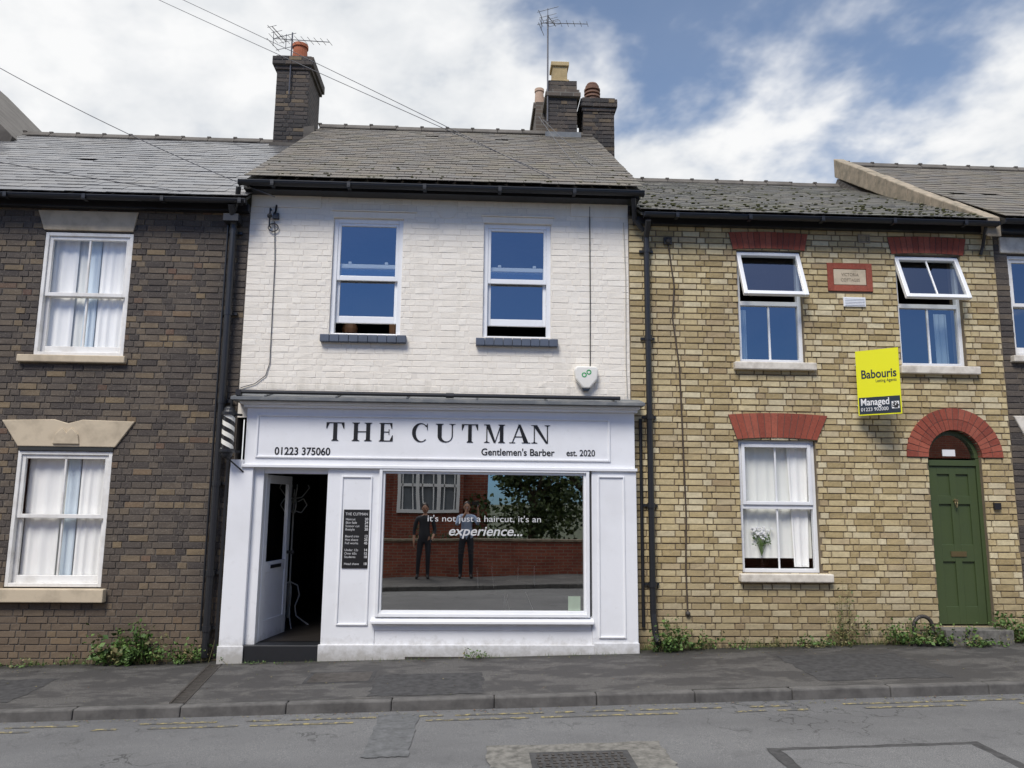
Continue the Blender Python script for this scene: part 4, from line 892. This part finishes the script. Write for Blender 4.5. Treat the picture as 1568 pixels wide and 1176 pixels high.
# ================================================================== people (photographer and friend, seen in the window)
def man(name,loc,rz,pose,top,trs,hair):
    P=empty(name,loc,rz); V=[];Rr=[];Ed=[]
    def v(p,r,par=None):
        V.append(p); Rr.append(r if isinstance(r,tuple) else (r,r)); i=len(V)-1
        if par is not None: Ed.append((par,i))
        return i
    pel=v((0,0,.94),(.155,.115)); sp=v((0,0,1.10),(.14,.105),pel); ch=v((0,.01,1.27),(.165,.12),sp); ub=v((0,0,1.39),(.13,.09),ch); nk=v((0,0,1.46),.06,ub); hd=v((0,.01,1.54),.055,nk)
    for s in(-1,1):
        h=v((s*.09,0,.88),(.09,.09),pel); k=v((s*.11,.02,.49),.062,h); sh=v((s*.115,.0,.32),.055,k); an=v((s*.12,-.02,.09),.042,sh); he=v((s*.125,.06,.05),.042,an); v((s*.14,.17,.035),.035,he)
    hands=[]
    for s in(-1,1):
        shd=v((s*.19,0,1.385),.062,ub); el,wr,dirn,side=pose[s]
        e=v(el,.044,shd); w=v(wr,.028,e); d=Vector(dirn).normalized(); sd=Vector(side).normalized(); wv=Vector(wr); pm=v(tuple(wv+d*.05),(.034,.02),w); hands.append(wv)
        nr=d.cross(sd)
        for f,(o,L) in enumerate(((-.03,.068),(-.01,.078),(.01,.073),(.028,.058))):
            b=wv+d*.085+sd*o; q=v(tuple(b),.0095,pm); q2=v(tuple(b+d*L*.5+nr*.008),.0088,q); v(tuple(b+d*L*.85+nr*.03),.0075,q2)
        b=wv+d*.03-sd*.035; q=v(tuple(b),.012,pm); q2=v(tuple(b+d*.03-sd*.025),.010,q); v(tuple(b+d*.06-sd*.03+nr*.01),.0085,q2)
    me=bpy.data.meshes.new('tmp'); me.from_pydata(V,Ed,[]); o=bpy.data.objects.new('tmp',me); sc.collection.objects.link(o)
    md=o.modifiers.new('s','SKIN'); md.use_smooth_shade=True
    for i,r in enumerate(Rr): me.skin_vertices[0].data[i].radius=r
    me.skin_vertices[0].data[0].use_root=True
    o.modifiers.new('d','SUBSURF').levels=1; o.modifiers['d'].render_levels=1
    bpy.context.view_layer.update(); dg=bpy.context.evaluated_depsgraph_get()
    nm=bpy.data.meshes.new_from_object(o.evaluated_get(dg)); bpy.data.objects.remove(o)
    nm.materials.clear()
    for k in (top,trs,M['skin'],M['leather']): nm.materials.append(k)
    for p in nm.polygons:
        c=p.center; p.use_smooth=True
        hand=min((c-h).length for h in hands)<.14
        p.material_index=3 if c.z<.10 else 1 if c.z<.93 and not(hand and abs(c.x)>.2) else 2 if (c.z>1.455 and abs(c.x)<.1 and abs(c.y)<.12) or hand else 0
    b=bpy.data.objects.new('body',nm); sc.collection.objects.link(b); b.parent=P
    m=MB(); m.sphere((0,.015,1.625),.105,0,24,.76,.92,1.12); m.sphere((0,.03,1.545),.05,0,14,.95,1.0,.7)
    m.prism([(-.014,1.59),(.014,1.59),(.006,1.64),(-.006,1.64)],.10,.128)
    for s in(-1,1): m.sphere((s*.081,.01,1.615),.026,0,10,.35,.7,1.1)
    m.obj('head',M['skin'],P,smooth=True)
    m=MB()
    for s in(-1,1): m.sphere((s*.031,.103,1.632),.011,0,8); 
    m.obj('eyes',M['letter'],P); m=MB(); m.box(-.024,.024,.098,.107,1.562,1.570); m.obj('mouth',M['brick_red'],P,bevel=.002)
    m=MB(); m.sphere((0,-.004,1.655),.11,0,20,.80,.93,.95); m.sphere((0,-.045,1.60),.085,0,14,.92,.7,1.0); m.obj('hair',hair,P,smooth=True)
    return P
M['skin']=paint('skin',(.45,.25,.17),.55,.08); M['jacket']=clothmat('dark_jacket',(.03,.032,.04)); M['shirt']=clothmat('blue_shirt',(.34,.42,.58)); M['trousers']=clothmat('dark_trousers',(.025,.027,.035)); M['hair']=paint('dark_hair',(.02,.014,.01),.5,.2)
man('man',(-1.18,-9.45,gz(-1.18)),0,{-1:((-.25,-.03,1.10),(-.24,.06,.86),(0,.1,-1),(0,1,0)),1:((.26,-.02,1.10),(.20,.16,.92),(-.3,.5,-.6),(0,1,0))},M['jacket'],M['trousers'],M['hair'])
man('man',(-.20,-9.62,gz(-.2)),0,{-1:((-.23,.14,1.20),(-.03,.36,1.46),(.3,.1,1),(0,0,1)),1:((.27,.14,1.22),(.27,.36,1.50),(-.1,.1,1),(0,0,1))},M['shirt'],M['trousers'],M['hair'])
ph=empty('mobile_phone',(.0,-9.145,1.72)); m=MB(); m.box(-.08,.08,-.006,.006,-.04,.04); m.obj('phone_body',M['letter'],ph,bevel=.004)
# ================================================================== world / light
w=bpy.data.worlds.new('World'); sc.world=w; w.use_nodes=True; t=w.node_tree; n=t.nodes; l=t.links; n.clear()
try:
    w.cycles.sampling_method='MANUAL'; w.cycles.sample_map_resolution=512
except Exception: pass
out=n.new('ShaderNodeOutputWorld'); bg=n.new('ShaderNodeBackground'); bg2=n.new('ShaderNodeBackground'); mx=n.new('ShaderNodeMixShader')
SE,SR=rad(52),rad(205)
sky=n.new('ShaderNodeTexSky'); sky.sky_type='NISHITA'; sky.sun_disc=False; sky.sun_elevation=SE; sky.sun_rotation=SR; sky.air_density=1.0; sky.dust_density=.3; sky.ozone_density=2.5
bg.inputs[1].default_value=.14
def mth(op,a,b=None,c=None,clamp=False):
    q=n.new('ShaderNodeMath'); q.operation=op; q.use_clamp=clamp
    for i,v in enumerate((a,b,c)):
        if v is None: continue
        if hasattr(v,'is_linked'): l.new(v,q.inputs[i])
        else: q.inputs[i].default_value=v
    return q.outputs[0]
tc=n.new('ShaderNodeTexCoord'); sp=n.new('ShaderNodeSeparateXYZ'); l.new(tc.outputs['Generated'],sp.inputs[0])
X,Y,Z=sp.outputs; zc=mth('ADD',mth('MAXIMUM',Z,0),.30)
cb=n.new('ShaderNodeCombineXYZ'); l.new(mth('DIVIDE',mth('ADD',X,mth('MULTIPLY',Z,-.5)),zc),cb.inputs[0]); l.new(mth('DIVIDE',Y,zc),cb.inputs[1])
def nz(scale,det,rough,dist=0,off=0):
    q=n.new('ShaderNodeTexNoise'); q.inputs['Scale'].default_value=scale; q.inputs['Detail'].default_value=det; q.inputs['Roughness'].default_value=rough; q.inputs['Distortion'].default_value=dist
    a=n.new('ShaderNodeVectorMath'); a.operation='ADD'; l.new(cb.outputs[0],a.inputs[0]); a.inputs[1].default_value=(off,off*1.7,0); l.new(a.outputs[0],q.inputs['Vector']); return q.outputs[0]
big=nz(1.7,2,.5,0,3.1); mid=nz(5.0,5,.56,.15,0); fine=nz(13,3,.55,.1,5)
dens=mth('ADD',mth('MULTIPLY',big,.85),mth('ADD',mth('MULTIPLY',mid,.70),mth('MULTIPLY',fine,.22)))
def hole(d,rad0,amt):
    d=Vector(d).normalized(); dp=n.new('ShaderNodeVectorMath'); dp.operation='DOT_PRODUCT'; l.new(tc.outputs['Generated'],dp.inputs[0]); dp.inputs[1].default_value=d
    mr=n.new('ShaderNodeMapRange'); mr.interpolation_type='SMOOTHSTEP'; mr.inputs[1].default_value=math.cos(rad(rad0)); mr.inputs[2].default_value=1; mr.inputs[3].default_value=0; mr.inputs[4].default_value=amt; l.new(dp.outputs['Value'],mr.inputs[0]); return mr.outputs[0]
def dirn(az,el): return (math.sin(rad(az))*math.cos(rad(el)),math.cos(rad(az))*math.cos(rad(el)),math.sin(rad(el)))
back=hole((0,-1,.35),75,.6)
holes=mth('ADD',hole(dirn(27,34),17,.30),mth('ADD',hole(dirn(11,36),12,.24),mth('ADD',hole(dirn(-32,31),9,.12),back)))
dens=mth('SUBTRACT',mth('ADD',dens,.15),holes)
cov=n.new('ShaderNodeMapRange'); cov.interpolation_type='SMOOTHSTEP'; cov.inputs[1].default_value=.68; cov.inputs[2].default_value=1.0; cov.inputs[3].default_value=.08; cov.inputs[4].default_value=1; l.new(dens,cov.inputs[0])
cl=n.new('ShaderNodeValToRGB'); e=cl.color_ramp.elements; e[0].position=.34; e[0].color=(.60,.645,.70,1); e[1].position=.58; e[1].color=(.96,.965,.97,1)
l.new(mth('ADD',mth('MULTIPLY',big,.4),mth('ADD',mth('MULTIPLY',fine,.2),mth('MULTIPLY',mid,.4))),cl.inputs[0])
tint=n.new('ShaderNodeMix'); tint.data_type='RGBA'; tint.blend_type='MULTIPLY'; l.new(mth('MULTIPLY',back,2.6,clamp=True),tint.inputs[0]); l.new(sky.outputs[0],tint.inputs[6]); tint.inputs[7].default_value=(.20,.40,.72,1); l.new(tint.outputs[2],bg.inputs[0])
zb=n.new('ShaderNodeMapRange'); zb.inputs[1].default_value=.60; zb.inputs[2].default_value=.9; zb.inputs[3].default_value=1.0; zb.inputs[4].default_value=2.7; l.new(Z,zb.inputs[0])
l.new(cl.outputs[0],bg2.inputs[0]); l.new(zb.outputs[0],bg2.inputs[1])
l.new(cov.outputs[0],mx.inputs[0]); l.new(bg.outputs[0],mx.inputs[1]); l.new(bg2.outputs[0],mx.inputs[2]); l.new(mx.outputs[0],out.inputs[0])
sd=bpy.data.lights.new('front_fill','SUN'); sd.energy=3.5; sd.angle=rad(24); sd.color=(1,.95,.87); so=bpy.data.objects.new('front_fill',sd); sc.collection.objects.link(so)  # soft lamp added in front to brighten the facades; real sun is behind them
az=SR; d=Vector((math.sin(az)*math.cos(SE),math.cos(az)*math.cos(SE),math.sin(SE))); so.rotation_euler=d.to_track_quat('Z','Y').to_euler(); so.location=d*40
# ================================================================== camera
cam=bpy.data.cameras.new('camera'); cam.sensor_width=36; cam.lens=1178/1568*36; cam.clip_start=.05; cam.clip_end=1500
co=bpy.data.objects.new('camera',cam); sc.collection.objects.link(co)
Rm=Matrix.Rotation(rad(-2.6),4,'Z')@Matrix.Rotation(rad(98.8),4,'X')@Matrix.Rotation(rad(.57),4,'Z')
co.matrix_world=Matrix.Translation((0,-9.1,1.74))@Rm
sc.camera=co
sc.view_settings.view_transform='Standard'; sc.view_settings.look='None'; sc.view_settings.exposure=0
